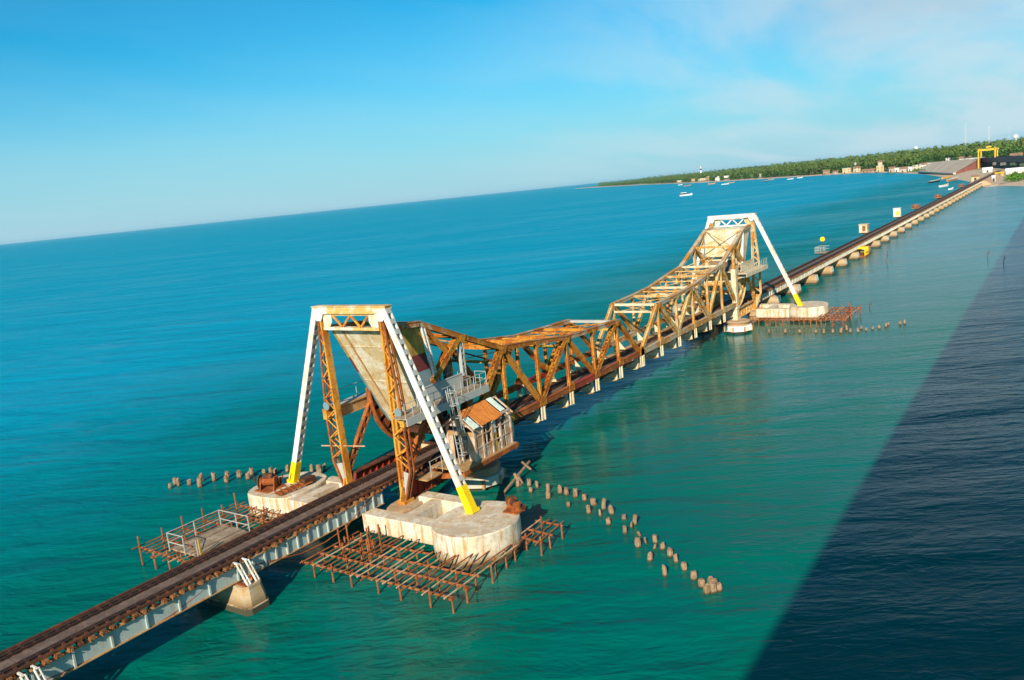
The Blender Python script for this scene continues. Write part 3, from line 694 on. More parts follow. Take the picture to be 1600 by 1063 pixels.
    if not B:      # seaward side: plank path and a thin handrail
        e = MB(); e.box(14.0, 20.5, 3.56, 4.4, 8.32, 8.4); e.tube((13.8, 4.35, 9.35), (18.6, 4.35, 9.35), .03, 5); e.tube((15.0, 4.35, 8.4), (15.0, 4.35, 9.35), .03, 5); e.tube((17.0, 4.35, 8.4), (17.0, 4.35, 9.35), .03, 5); e.build('sea_walkway', 'whitegrey', t)
        e = MB(); e.tube((X-.2, 4.9, 5.35), (X+.15, .6, 5.6), .05, 5); e.build('pole', 'pipe_pale', t)
        # caged ladder down to the hut platform
        la = Vector((17.0, -5.0, 9.3)); lc = Vector((17.55, -5.1, 3.5)); ld = MB()
        for d in (-.23, .23): ld.bar(la+Vector((d, 0, 0)), lc+Vector((d, 0, 0)), .05, .07, (0, 1, 0))
        lo = ld.build('ladder', 'whitegrey', t)
        for k in range(17):
            p = la+(lc-la)*((k+.5)/17.0); e = MB(); e.tube(p-Vector((.23, 0, 0)), p+Vector((.23, 0, 0)), .018, 4); e.build('rung', 'whitegrey', lo)
        for k in range(6):
            p = la+(lc-la)*(k/6.0+.03); e = MB(); q = [(-.3, 0), (-.36, -.35), (-.2, -.65), (.2, -.65), (.36, -.35), (.3, 0)]
            e.path([p+Vector((a, b_, 0)) for a, b_ in q], .025, 4); e.build('hoop', 'whitegrey', lo)
        for d in (-.36, -.12, .12, .36):
            e = MB(); y = -.35 if abs(d) > .3 else -.66; e.tube(la+Vector((d, y, -.2)), lc+Vector((d, y, .9)), .018, 4); e.build('cage_bar', 'whitegrey', lo)
    return t
tower('near lift tower of rusty orange laced legs and white inclined struts with yellow feet', False)
MIR = 106.8
tower('far lift tower with white portal and one white strut standing on the distant raft', True)
MIR = None

# ---------------------------------------------------------------- rolling track girders
def track(s, label, B):
    t = thing('track_girder', label, 'track girder', (18, s*2.9, 1.7), 'plate girders the lift leaves roll on')
    m_ = 'red' if not B else 'truss_b'
    plate_girder(t, 14.1, 21.6, s*2.75, 1.74, 3.1, m_, 10, 2, fl='rust' if not B else 'truss_b_top')
    e = MB(); e.box(14.0, 21.7, s*2.75-.3, s*2.75+.3, 3.102, 3.2); e.build('tread', 'drust' if not B else 'truss_b_top', t)
    e = MB(); e.prism([(13.62, s*2.75-.3, 2.3), (14.0, s*2.75-.3, 3.1), (14.0, s*2.75-.3, 1.74), (13.7, s*2.75-.3, 1.74)], (0, .6, 0)); e.build('rounded_end', 'maroon' if not B else 'truss_b', t)
    return t
track(-1, 'orange stained track girder behind the near leg of the near tower', False)
track(1, 'red ribbed track girder on the seaward side of the near tower', False)
MIR = 106.8
track(-1, 'yellow ribbed track girder below the walkway of the far tower', True)
track(1, 'track girder on the seaward side of the far tower', True)
MIR = None

# ---------------------------------------------------------------- lifting leaves
def clipz(poly, z0, z1):
    def half(p, z, keep_above):
        out = []
        for i in range(len(p)):
            a, c = p[i-1], p[i]
            ia = a[1] >= z if keep_above else a[1] <= z; ic = c[1] >= z if keep_above else c[1] <= z
            if ia != ic:
                u = (z-a[1])/(c[1]-a[1]); out.append((a[0]+(c[0]-a[0])*u, z))
            if ic: out.append(c)
        return out
    return half(half(poly, z0, True), z1, False)
TOP = [(14.1, 14.6), (17.1, 14.35), (21.75, 12.45), (27.1, 10.35), (32.4, 9.75), (37.6, 9.05), (42.8, 8.8), (48.1, 8.65)]
BOT = [(21.75, 3.9), (27.1, 3.9), (32.4, 3.9), (37.6, 3.9), (42.8, 3.9), (48.1, 3.9), (53.25, 3.9)]
TY = 2.85
def leaf(label, B):
    m1, m2 = ('truss_a', 'truss_a_top') if not B else ('truss_b', 'truss_b_top')
    t = thing('lift_leaf', label, 'lift leaf', (32, 0, 2.3), 'rolling leaves of the lift span')
    for s in (-1, 1):
        y = s*TY
        for (a, c) in zip(TOP[:-1], TOP[1:]):
            e = MB(); p = Vector((a[0], y, a[1])); q = Vector((c[0], y, c[1]))
            e.bar(p, q, .52, .05, (0, 0, 1))
            up = Vector((-(q-p).z, 0, (q-p).x)).normalized()
            e2 = MB()
            for d in (-.2, .2): e2.bar(p+Vector((0, d, 0))-up*.2, q+Vector((0, d, 0))-up*.2, .06, .36)
            e2.bar(p, q, .56, .05)
            e2.build('top_chord', m2 if (not B and a[0] > 30) or B or a[0] < 20 else m1, t)
        for i, (a, c) in enumerate(zip(BOT[:-1], BOT[1:])):
            e = MB()
            for d in (-.17, .17): e.box(a[0]+.01, c[0]-.01, y+d-.05, y+d+.05, 3.66, 4.16)
            e.box(a[0]+.01, c[0]-.01, y-.26, y+.26, 4.162, 4.2); e.build('bottom_chord', ('red' if i in (0, 3) else 'rust') if not B else m2, t, label=None)
        for i in range(1, len(TOP)-1+1):
            x = TOP[i][0]
            if i == 1: continue
            if i == 2:
                e = MB(); e.laced((x, y, 9.0), (x, y, 12.2), .36, .3, 6, (1, 0, 0)); e.build('post', 'whitegrey' if not B else m1, t); continue
            e = MB()
            for d in (-.11, .11): e.bar((x, y+d, 4.15), (x, y+d, TOP[i][1]-.35), .26, .06, (0, 1, 0))
            e.bar((x, y, 4.15), (x, y, TOP[i][1]-.35), .05, .24, (0, 1, 0)); e.build('post', m1, t)
        # lattice and plain diagonals: W bracing between the nodes
        D = [((17.7, 9.5), (21.6, 12.3), 1), ((21.85, 4.3), (26.95, 10.05), 1), ((27.25, 10.05), (32.2, 4.25), 0), ((37.4, 8.8), (32.6, 4.25), 1), ((37.8, 8.75), (42.6, 4.25), 0),
             ((47.95, 8.4), (43.0, 4.25), 1), ((48.3, 8.45), (53.05, 4.2), 0)]
        for (a, c, lac) in D:
            e = MB(); p = Vector((a[0], y, a[1])); q = Vector((c[0], y, c[1]))
            if lac:
                n = max(6, int((q-p).length/.42)); e.laced(p, q, .34, .34, n, (0, 1, 0), .06, .06)
                prp = Vector((-(q-p).z, 0, (q-p).x)).normalized()
                for k in range(2, n-1, 2):
                    c0_ = p+(q-p)*(k/n)
                    e.bar(c0_-Vector((0, .2, 0)), c0_+Vector((0, .2, 0)), .12, .12)
                # wide face plates with the open squares between them
                for f in (-1, 1):
                    for sd in (-1, 1): e.bar(p+prp*sd*.2+Vector((0, f*.19, 0)), q+prp*sd*.2+Vector((0, f*.19, 0)), .12, .04, (0, 1, 0))
                    m3 = int((q-p).length/.62)
                    for k in range(m3): 
                        c0_ = p+(q-p)*((k+.2)/m3); c1_ = p+(q-p)*((k+.62)/m3)
                        e.bar(c0_+Vector((0, f*.19, 0)), c1_+Vector((0, f*.19, 0)), .36, .025, (0, 1, 0))
            else:
                for d in (-.15, .15): e.bar(p+Vector((0, d, 0)), q+Vector((0, d, 0)), .42, .06, (0, 1, 0))
                e.bar(p, q, .08, .26, (0, 1, 0))
            e.build('diagonal', m1, t)
        # gussets at the lower nodes, hangers of the floor beams below them
        for i, (x, z) in enumerate(BOT):
            e = MB(); e.prism([(x-.55, y+s*.285, 3.72), (x+.55, y+s*.285, 3.72), (x+.55, y+s*.285, 4.15), (x+.2, y+s*.285, 4.6), (x-.2, y+s*.285, 4.6), (x-.55, y+s*.285, 4.15)], (0, s*.03, 0)); e.build('gusset', m1, t)
            if i:
                e = MB(); e.prism([(x-.34, y+s*.25, 3.64), (x+.34, y+s*.25, 3.64), (x+.3, y+s*.25, 2.38), (x-.4, y+s*.25, 2.38)], (0, -s*.12, 0)); e.bar((x, y+s*.3, 3.62), (x, y+s*.3, 2.4), .1, .14, (0, 1, 0)); e.build('hanger_plate', 'cream', t)
                e = MB(); e.prism([(x, y-s*.3, 2.5), (x, y-s*.3, 4.1), (x, y-s*1.3, 2.95)], (.05, 0, 0)); e.build('knee_plate', 'cream', t)
        for i in range(2, len(TOP)):
            x, z = TOP[i]; e = MB(); e.prism([(x-.45, y+s*.29, z-.05), (x+.45, y+s*.29, z-.1), (x+.2, y+s*.29, z-.65), (x-.2, y+s*.29, z-.65)], (0, s*.025, 0)); e.build('gusset', m1, t)
        # quadrant girder the leaf rolls on
        cx0, cz0, ro, rin = 22.3, 8.7, 5.5, 4.5
        angs = [math.radians(176+ (268-176)*k/14) for k in range(15)]
        e = MB()
        po = [(cx0+ro*math.cos(a), cz0+ro*math.sin(a)) for a in angs]; pi_ = [(cx0+rin*math.cos(a), cz0+rin*math.sin(a)) for a in angs]
        for k in range(14):
            e.prism([(po[k][0], y-.04, po[k][1]), (po[k+1][0], y-.04, po[k+1][1]), (pi_[k+1][0], y-.04, pi_[k+1][1]), (pi_[k][0], y-.04, pi_[k][1])], (0, .08, 0))
            e.bar((po[k][0], y, po[k][1]), (po[k+1][0], y, po[k+1][1]), .5, .08)
            e.bar((pi_[k][0], y, pi_[k][1]), (pi_[k+1][0], y, pi_[k+1][1]), .34, .05)
            if k % 2: e.bar((po[k][0], y, po[k][1]), (pi_[k][0], y, pi_[k][1]), .3, .08, (0, 1, 0))
        e.build('quadrant_girder', 'rust' if not B else 'truss_b', t)
        for a in (195, 222, 248):
            a = math.radians(a); e = MB(); e.bar((cx0+rin*math.cos(a), y, cz0+rin*math.sin(a)), (21.9, y, 9.0), .3, .3, (0, 1, 0)); e.build('quadrant_spoke', 'rust' if not B else 'truss_b', t)
        e = MB(); e.box(21.35, 22.15, y-.33, y+.33, 1.75, 9.0); e.box(21.2, 22.3, y-.4, y+.4, 3.3, 3.5); e.box(21.2, 22.3, y-.4, y+.4, 1.73, 1.95); e.build('heel_post', 'cream' if B else 'flange', t)
        # inner bracing of the tail panel
        for a, c in (((17.7, 13.7), (20.2, 11.2)), ((20.2, 11.2), (21.6, 12.2)), ((20.2, 11.2), (18.2, 9.5)), ((18.2, 9.2), (21.6, 9.0))):
            e = MB(); e.bar((a[0], y, a[1]), (c[0], y, c[1]), .3, .3, (0, 1, 0)); e.build('tail_brace', m1, t)
        e = MB()
        for d in (-.14, .14): e.bar((17.4+d, y+s*.12, 13.9), (18.35+d, y+s*.12, 9.3), .1, .16, (0, 1, 0))
        for k in range(16): e.bar((17.26+.95*k/16, y+s*.12, 13.8-4.4*k/16), (17.54+.95*k/16, y+s*.12, 13.6-4.4*k/16), .08, .03, (0, 1, 0))
        e.build('white_batten_post', 'white', t)
    # counterweight: a slanting box between the trusses
    poly = [(13.75, 14.35), (17.25, 14.05), (18.2, 9.3), (18.9, 6.35), (18.5, 5.95), (17.75, 7.15)]
    cwp = [(p[0], p[1]) for p in poly]
    e = MB(); e.prism([(x, -2.5, z) for x, z in cwp], (0, 5.0, 0)); cw = e.build('counterweight', 'cw', t)
    for s in (-1, 1):
        for z0, z1, mm in ((11.9, 20, 'ochrepanel'), (10.6, 11.9, 'maroon'), (0, 10.6, 'bluegrey')):
            q = clipz(cwp, z0+.004, z1-.004)
            if B: mm = 'cw' if z0 < 11 else 'cream'
            e = MB(); e.prism([(x, s*2.503, z) for x, z in q], (0, s*.25, 0)); e.build('side_plate', mm, cw)
    a = Vector((13.75, 0, 14.35)); c = Vector((17.75, 0, 7.15)); n_ = Vector((-(7.2), 0, -4.0)).normalized()
    for yy in (1.55, -1.0):
        e = MB(); e.bar(a+Vector((0, yy, 0))+n_*.03, c+Vector((0, yy, 0))+n_*.03, .16, .07, n_); e.build('seam_strip', 'flange' if yy > 0 else 'cw', cw)
    for u in (.20, .62):
        p = a+(c-a)*u; e = MB(); e.bar(p+Vector((0, -2.45, 0))+n_*.015, p+Vector((0, 2.45, 0))+n_*.015, .1, .04, n_); e.build('joint_strip', 'cw', cw)
    for k in range(9):   # rivets rows on the edge facing the tower
        pass
    # machine platform inside the tail
    e = MB(); e.box(17.9, 21.6, -2.5, 2.5, 8.5, 8.6); mp_ = e.build('machine_platform', 'drust' if not B else 'cream', t)
    e = MB(); e.box(18.6, 20.0, -1.8, -.4, 8.602, 9.7); e.tube((19.3, -.3, 9.5), (19.3, 1.6, 9.5), .5, 12); e.box(18.7, 19.9, .8, 1.9, 8.602, 9.3); e.build('winding_gear', 'mech', mp_)
    e = MB(); e.tube((20.8, -1.9, 8.602), (20.8, -1.9, 10.0), .28, 10); e.tube((20.8, -1.9, 10.0), (20.8, -1.9, 10.3), .34, 10, .15); e.tube((20.6, -1.1, 8.602), (20.6, -1.1, 9.9), .25, 10); e.build('motor', 'mech', mp_)
    e = MB(); e.box(18.3, 18.9, -2.3, -1.9, 9.4, 10.9); e.build('switch_box', 'cream', mp_)
    for k in range(6):
        e = MB(); x = 18.2+k*.66; e.tube((x, -2.45, 8.6), (x, -2.45, 9.6), .025, 5); e.build('railing_post', 'whitegrey', mp_)
    e = MB(); e.tube((18.2, -2.45, 9.6), (21.5, -2.45, 9.6), .025, 5); e.tube((18.2, -2.45, 9.1), (21.5, -2.45, 9.1), .025, 5); e.build('handrail', 'whitegrey', mp_)
    e = MB(); e.box(17.9, 21.6, -2.3, 2.3, 5.4, 5.5); e.tube((19.5, -2.4, 6.6), (19.5, 2.4, 6.6), .3, 8); e.build('lower_deck', 'drust' if not B else 'truss_b', t)
    # struts and X bracing between the two top chords
    for i in range(1, len(TOP)):
        x, z = TOP[i]
        e = MB()
        for d in (-.14, .14): e.bar((x+d, -TY+.25, z-.2), (x+d, TY-.25, z-.2), .05, .26)
        e.bar((x, -TY+.25, z-.1), (x, TY-.25, z-.1), .22, .03); e.build('cross_strut', (m1 if i < 7 else 'whitegrey') if not B else ('cream' if i % 2 else m1), t)
        if i > 1:
            px, pz = TOP[i-1]
            for s in (-1, 1):
                e = MB(); e.bar((px+.2, -s*(TY-.25), pz-.28-.05*s), (x-.2, s*(TY-.25), z-.28-.05*s), .09, .09); e.build('lateral_brace', m1, t)
    for i in range(4, len(TOP)-1):
        xm, zm = (TOP[i][0]+TOP[i-1][0])/2, (TOP[i][1]+TOP[i-1][1])/2
        e = MB(); e.bar((xm, -TY+.25, zm-.15), (xm, TY-.25, zm-.15), .11, .14); e.build('cross_strut', m1, t)
        for s in (-1, 1):
            e = MB(); e.bar((xm, s*(TY-.3), zm-.25), (TOP[i][0], s*(TY-1.7), TOP[i][1]-.35), .1, .1); e.build('lateral_brace', m1, t)
    for x, z in ((27.1, 8.9), (37.6, 8.0), (48.1, 7.6)):
        e = MB(); e.bar((x, -TY+.1, z), (x, TY-.1, z), .2, .22); e.build('sway_strut', 'ochrepanel' if not B else 'cream', t)
        for s in (-1, 1):
            e = MB(); e.bar((x+.06*s, -TY+.1, z-.1 if s > 0 else z+1.0), (x+.06*s, TY-.1, z+1.0 if s > 0 else z-.1), .08, .06); e.build('sway_brace', m1, t)
    for s in (-1, 1):
        e = MB(); e.bar((21.8, s*2.4, 12.0), (27.0, -s*2.4, 9.0), .08, .08); e.build('sway_brace', 'drust' if not B else m1, t)
    # floor
    for i, (x, z) in enumerate(BOT):
        e = MB(); e.box(x-.03, x+.03, -TY+.3, TY-.3, 2.22, 2.98); e.box(x-.18, x+.18, -TY+.3, TY-.3, 2.16, 2.22); e.box(x-.18, x+.18, -TY+.3, TY-.3, 2.982, 3.02) if i == 99 else None; e.build('floor_beam', 'cream', t)
    for y in (-.9, .9):
        e = MB(); e.box(17.0, 53.2, y-.02, y+.02, 2.30, 2.74); e.box(17.0, 53.2, y-.13, y+.13, 2.742, 2.78); e.box(17.0, 53.2, y-.13, y+.13, 2.262, 2.298); e.build('stringer', 'drust' if not B else 'rust', t)
    for i in range(len(BOT)-1):
        for s in (-1, 1):
            e = MB(); e.bar((BOT[i][0]+.2, -s*2.5, 2.2), (BOT[i+1][0]-.2, s*2.5, 2.2+.06*s), .12, .06); e.build('floor_brace', 'truss_b', t)
    sb = MB(); n = int((53.2-12.8)/.6)
    for k in range(n):
        x = 13.0+k*.6; sb.box(x-.11, x+.11, -1.45, 1.45, 2.785, 2.965)
    sb.build('sleepers', 'sleeper', t, kind='stuff')
    rails(t, 12.7, 53.35); footboard(t, 12.7, 53.35)
    for s in (-1, 1):
        e = MB(); e.box(21.8, 53.2, s*1.9-.35, s*1.9+.35, 3.0, 3.04); e.build('side_plank', 'drust' if not B else 'flange', t)
    return t
leaf('near lift leaf of orange rusted truss with tricolour counterweight side plate', False)
MIR = 106.8
leaf('far lift leaf of pale cream truss rising towards the white portal', True)
MIR = None
# ---------------------------------------------------------------- hut of the lift crew
def hut():
    pl = thing('hut_platform', 'rusty cantilever platform carrying the derelict hut beside the near tower', 'platform', (20, -4.5, 3.2))
    for k in range(9):
        y = -3.25-k*.36; e = MB(); e.box(16.2, 23.2, y-.17, y+.17, 3.42, 3.48+R.uniform(0, .02)); e.build('plank', 'flange', pl)
    for x in (16.3, 18.4, 20.6, 22.9):
        e = MB(); e.bar((x, -2.4, 2.6), (x, -6.35, 3.15), .18, .5, (0, 0, 1), .18, .25); e.build('bracket_beam', 'rust', pl)
    for y in (-6.3, -3.3):
        e = MB(); e.box(16.15, 23.3, y-.06, y+.06, 3.10, 3.415); e.build('edge_beam', 'rust', pl)
    for x in (15.0, 16.3):
        e = MB(); e.tube((x, -4.2, 3.2), (x, -4.2, 4.4), .03, 5); e.build('railing_post', 'whitegrey', pl)
    e = MB(); e.tube((14.9, -4.2, 4.4), (16.4, -4.2, 4.4), .03, 5); e.tube((14.9, -4.2, 3.8), (16.4, -4.2, 3.8), .03, 5); e.build('handrail', 'whitegrey', pl)
    e = MB(); e.box(14.4, 16.15, -4.3, -3.2, 3.1, 3.2); e.build('landing', 'flange', pl)
    h = thing('hut', 'derelict pale hut with patchy orange rusted tin roof beside the near tower', 'hut', (20.5, -4.8, 3.5))
    x0, x1, y0, y1, z0, z1 = 18.2, 22.9, -6.0, -3.5, 3.5, 6.15
    for x, y in ((x0, y0), (x1, y0), (x0, y1), (x1, y1), (19.2, y0), (20.4, y0), (21.5, y0), (x0, -4.75)):
        e = MB(); e.box(x-.09, x+.09, y-.09, y+.09, z0, z1+(.0 if y != -4.75 else .7)); e.build('post', 'hutframe', h)
    e = MB(); e.box(x0-.05, x1+.05, y0-.1, y0+.06, z1, z1+.16); e.build('eave_beam', 'hutframe', h)
    e = MB(); e.box(x0-.1, x0+.06, y0+.1, y1-.1, z1, z1+.16); e.build('gable_beam', 'hutframe', h)
    e = MB(); e.box(x0-.1, x0+.06, y0+.1, y1-.1, 5.45, 5.75); e.build('lintel', 'flange', h)
    # outer wall towards the camera: panels between the posts, some gone, some half height
    pan = [(18.29, 18.72, z0, 6.1, 'hutwall'), (18.76, 19.11, z0, 6.1, 'hutwall'), (19.29, 19.62, z0, 4.4, 'hutwall'), (19.66, 19.78, z0, 6.1, 'hutframe'), (19.9, 20.31, z0, 4.5, 'hutwall'),
           (20.49, 20.95, 5.0, 6.1, 'tin'), (20.49, 21.0, z0, 5.0, 'ochrepanel'), (21.05, 21.41, z0, 4.1, 'hutwall'), (21.59, 21.9, z0, 4.9, 'hutwall'), (22.1, 22.25, z0, 5.6, 'hutframe'), (22.3, 22.81, z0, 6.1, 'hutwall')]
    for a, c, z, zz, mm in pan:
        e = MB(); d = R.uniform(-.02, .02); e.hexa([(a, y0-.02+d, z), (c, y0-.02, z), (c, y0+.02, z), (a, y0+.02+d, z), (a, y0-.02, zz), (c, y0-.02+d, zz+R.uniform(-.1, .05)), (c, y0+.02+d, zz), (a, y0+.02, zz)]); e.build('wall_panel', mm, h)
    for a, c in ((y0+.1, -5.35), (-4.0, y1-.1)):
        e = MB(); e.box(x0-.02, x0+.02, a, c, z0, 5.45); e.build('wall_panel', 'hutwall', h)
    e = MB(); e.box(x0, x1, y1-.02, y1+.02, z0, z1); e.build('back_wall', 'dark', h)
    e = MB(); e.box(x1-.02, x1+.02, y0+.1, y1-.1, z0, 4.6); e.build('end_wall', 'hutwall', h)
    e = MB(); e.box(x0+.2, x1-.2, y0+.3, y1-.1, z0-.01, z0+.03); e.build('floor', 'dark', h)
    for z in (4.4, 5.3):
        e = MB(); e.box(x0+.1, x1-.1, y0-.07, y0-.03, z, z+.09); e.build('sash_rail', 'hutframe', h)
    # roof: rafters, rusty corrugated sheets, one pale sheet, a gap
    yr, zr = -4.75, 7.15
    for x in (17.8, 19.0, 20.2, 21.4, 22.4, 23.0):
        for yy in (y0-.3, y1+.3):
            e = MB(); e.bar((x, yr, zr-.04), (x, yy, 5.98), .08, .12); e.build('rafter', 'hutframe', h)
    e = MB(); e.bar((17.8, yr, zr), (23.1, yr, zr), .1, .12); e.build('ridge_beam', 'hutframe', h)
    def sheet(xa, xb, ya, yb, mm, t0=0.0, t1=1.0, lift=0.0):
        vs_, fs_ = [], []; n = max(4, int((xb-xa)/.085)); 
        for j, u in enumerate((t0, (t0+t1)/2, t1)):
            for i in range(n+1):
                x = xa+(xb-xa)*i/n; y = ya+(yb-ya)*u; z = zr+.1+(6.02-zr)*u+(.02 if i % 2 else -.02)+lift+R.uniform(-.012, .012)
                vs_.append((x, y, z))
        k = len(vs_); vs_ += [(a, b_, c-.012) for a, b_, c in vs_]
        for j in range(2):
            for i in range(n):
                a = j*(n+1)+i; fs_.append((a, a+1, a+n+2, a+n+1)); fs_.append((k+a, k+a+n+1, k+a+n+2, k+a+1))
        e = MB(); e.add(vs_, fs_); e.build('roof_sheet', mm, h)
    ye = y0-.4
    for i, (a, c) in enumerate(((18.75, 19.5), (19.45, 20.2), (20.15, 20.95), (20.9, 21.6))): sheet(a, c, yr, ye, 'roof', 0, R.uniform(.94, 1.04), .012*i)
    sheet(21.75, 22.35, yr, ye, 'tin', .0, .78, .03)
    sheet(17.9, 18.6, yr, ye, 'tin', .35, .95, -.02)
    sheet(17.8, 18.75, yr, ye, 'roof', 0, .34, .0)
    for a, c in ((17.8, 18.9), (18.85, 20.0), (19.95, 21.1), (21.05, 22.2)): sheet(a, c, yr, y1+.4, 'roof', 0, 1)
    e = MB(); e.prism([(x0-.02, y0+.2, z1+.17), (x0-.02, y1-.2, z1+.17), (x0-.02, yr, zr-.1)], (.04, 0, 0)); e.build('gable', 'hutwall', h)
hut()

# ---------------------------------------------------------------- timber refuge platform by the track
def timber_platform(x0, x1, y0, y1, z, label, rail=True):
    t = thing('refuge_platform', label, 'platform', ((x0+x1)/2, (y0+y1)/2, z))
    n = int((y1-y0)/.26)
    for k in range(n):
        a = y0+(y1-y0)*k/n; e = MB(); dx = R.uniform(-.06, .06); dz = R.uniform(0, .015)
        e.box(x0+dx, x1+dx, a+.014, a+(y1-y0)/n-.014, z-.06+dz, z+dz); e.build('plank', 'wood' if R.random() < .65 else 'wood2', t)
    for x in (x0+.3, (x0+x1)/2, x1-.3):
        e = MB(); e.box(x-.08, x+.08, 1.2, y1+.1, z-.24, z-.065); e.build('joist', 'flange', t)
    P = [(x0, y0+.9), (x0, (y0+y1)/2+.3), (x0, y1), ((x0+x1)/2, y1), (x1, y1), (x1, (y0+y1)/2+.2), (x1, y0+.9)]
    for x, y in P:
        e = MB(); e.bar((x, y, z-.2), (x, y, z+1.1), .06, .06); e.build('railing_post', 'whitegrey', t)
    for h_ in (.45, 1.08):
        e = MB()
        for a, c in zip(P[1:-1], P[2:]): e.tube((*a, z+h_), (*c, z+h_), .03, 5)
        e.build('handrail', 'whitegrey', t)
    e = MB(); e.tube((x0, P[1][1], z+1.08), (x0, P[0][1], z+.1), .03, 5); e.build('handrail', 'rust', t)
    e = MB(); e.bar((x0, y0+.6, z-.5), (x0, y0+.6, z+1.2), .1, .1); e.build('stanchion', 'ochrepanel', t)
    return t
timber_platform(.3, 4.3, 2.1, 6.1, 2.35, 'grey timber refuge platform with white railing beside the near track')

# ---------------------------------------------------------------- rusty pipe scaffolds over the water
CYL = {}
def unit_pipe(mat):
    if mat not in CYL:
        e = MB(); e.tube((0, 0, -.5), (0, 0, .5), 1, 6); CYL[mat] = meshonly(e, 'pipe', mat)
    return CYL[mat]
def pipe(par, a, c, r, name='pipe', mat=None):
    a = Vector(a); c = Vector(c); d = c-a
    mat = mat or ('pipe' if R.random() < .72 else 'pipe_pale')
    o = bpy.data.objects.new(name, unit_pipe(mat)); COL.objects.link(o)
    o.parent = par; BASE[o] = BASE[par]
    A = T(a); C_ = T(c); dd = C_-A
    o.location = (A+C_)/2-BASE[par]; o.rotation_euler = dd.to_track_quat('Z', 'Y').to_euler(); o.scale = (r, r, dd.length)
    return o
def scaffold(label, runs, bars, posts, loc):
    t = thing('pipe_scaffold', label, 'scaffold', loc, 'rusty pipe scaffolds round the rafts')
    for a, c in runs: pipe(t, a, c, .075, 'ledger', 'pipe')
    for a, c in bars: pipe(t, a, c, .045, 'transom')
    for x, y, z in posts:
        pipe(t, (x, y, -1.5), (x+R.uniform(-.06, .06), y+R.uniform(-.06, .06), z), .06, 'standard', 'pipe')
        if R.random() < .5:
            e = MB(); e.box(x-.14, x+.14, y-.14, y+.14, min(z, .95)-.1, min(z, .95)+.05); e.build('coupler', 'rust', t)
    return t
def near_grid():
    z = .92; runs = []; bars = []; posts = []
    for i, x in enumerate((4.5, 5.8, 7.1, 8.4)):
        ya = -1.6-.1*i; yb = -13.9 if i < 3 else -9.0
        runs.append(((x, ya, z+R.uniform(-.04, .04)), (x+.15, yb, z+R.uniform(-.05, .05))))
    k = 0; y = -1.9
    while y > -14.0:
        xe = 9.6 if y > -8 else (8.9 if y > -10 else (9.2 if y > -12 else 10.6))
        if y < -12.6: xe = 11.6
        bars.append(((4.15+R.uniform(-.25, .2), y, z+.13), (xe+R.uniform(-.5, .3), y+R.uniform(-.15, .1), z+.13+R.uniform(-.04, .08)))); y -= .50+R.uniform(-.08, .12)
    for x in (4.5, 5.8, 7.1, 8.4):
        for y in (-2.4, -4.2, -6.2, -8.2, -10.3, -12.2, -13.7):
            if x > 8 and -13.2 < y < -8.6: continue
            posts.append((x+.05, y+R.uniform(-.3, .3), z+R.uniform(.02, .35)))
    for _ in range(9): posts.append((8.3+R.uniform(-1.3, 1.2), -3.4+R.uniform(-1.7, 1.4), z+R.uniform(.6, 1.2)))
    for x in (9.3, 10.4, 11.4): posts.append((x, -13.6, z+.3))
    scaffold('wide rusty pipe grid over the water in front of the big raft', runs, bars, posts, (7, -8, 0))
    runs = [((12.6, -14.9, z), (12.9, -13.2, z)), ((13.9, -14.9, z), (14.1, -12.8, z)), ((15.4, -14.8, z), (15.5, -12.6, z))]
    bars = [((12.0, -14.8+.6*i, z+.12), (15.8, -14.6+.55*i, z+.12)) for i in range(4)]
    scaffold('small rusty pipe grid at the outer tip of the big raft', runs, bars, [(12.7, -14.7, 1.3), (13.9, -14.7, 1.0), (15.4, -14.7, 1.1), (13.0, -13.4, 1.2), (14.2, -13.2, 1.0), (15.3, -13.2, 1.4)], (14, -14, 0))
near_grid()
def left_grid():
    z = 1.25; runs = []; bars = []; posts = []
    for i, x in enumerate((.9, 2.6, 4.3, 6.0, 7.7, 9.0)): runs.append(((x-.1, 3.6, z), (x+.1, 11.2-.12*i, z+R.uniform(-.05, .05))))
    for k in range(13): bars.append(((.4+R.uniform(-.3, .3), 11.0-.58*k, z+.13), (9.3+R.uniform(-.4, .3), 11.0-.58*k+R.uniform(-.1, .1), z+.13)))
    for x in (.9, 2.6, 4.3, 6.0, 7.7, 9.0):
        for y in (10.9, 9.2, 7.6, 6.0, 4.3): posts.append((x, y+R.uniform(-.2, .2), z+(R.uniform(.4, 1.1) if y > 10 else R.uniform(.05, .5))))
    scaffold('rusty pipe grid behind the timber platform beyond the near track', runs, bars, posts, (5, 8, 0))
left_grid()
def far_grid():
    global MIR
    z = .95; runs = []; bars = []; posts = []
    for x in (89.0, 90.5, 92.0, 93.5, 95.5, 97.5, 99): runs.append(((x, -12.5 if x > 91 else -4.0, z), (x+.1, -16.9, z)))
    for k in range(9): bars.append(((88.8+R.uniform(-.3, .3), -16.7+.5*k, z+.13), (99.3+R.uniform(-.4, .4), -16.7+.5*k, z+.13)))
    for k in range(12): bars.append(((88.0+R.uniform(-.3, .3), -4.4-.7*k, z-.05), (91.2+R.uniform(-.3, .2), -4.4-.7*k, z)))
    for x in (88.6, 90.2, 92.0, 94.0, 96.0, 98.5):
        for y in (-16.6, -15.2, -13.8): posts.append((x, y+R.uniform(-.3, .3), z+R.uniform(.1, .7)))
    for k in range(12): posts.append((88.4+R.uniform(-.3, .6), -4.2-.8*k, z+R.uniform(0, .5)))
    for k in range(5): posts.append((97+R.uniform(-1, 2), -14.5+R.uniform(-1.5, 1.5), z+1.0))
    scaffold('rusty pipe scaffold round the long raft of the far tower', runs, bars, posts, (93, -12, 0))
far_grid()

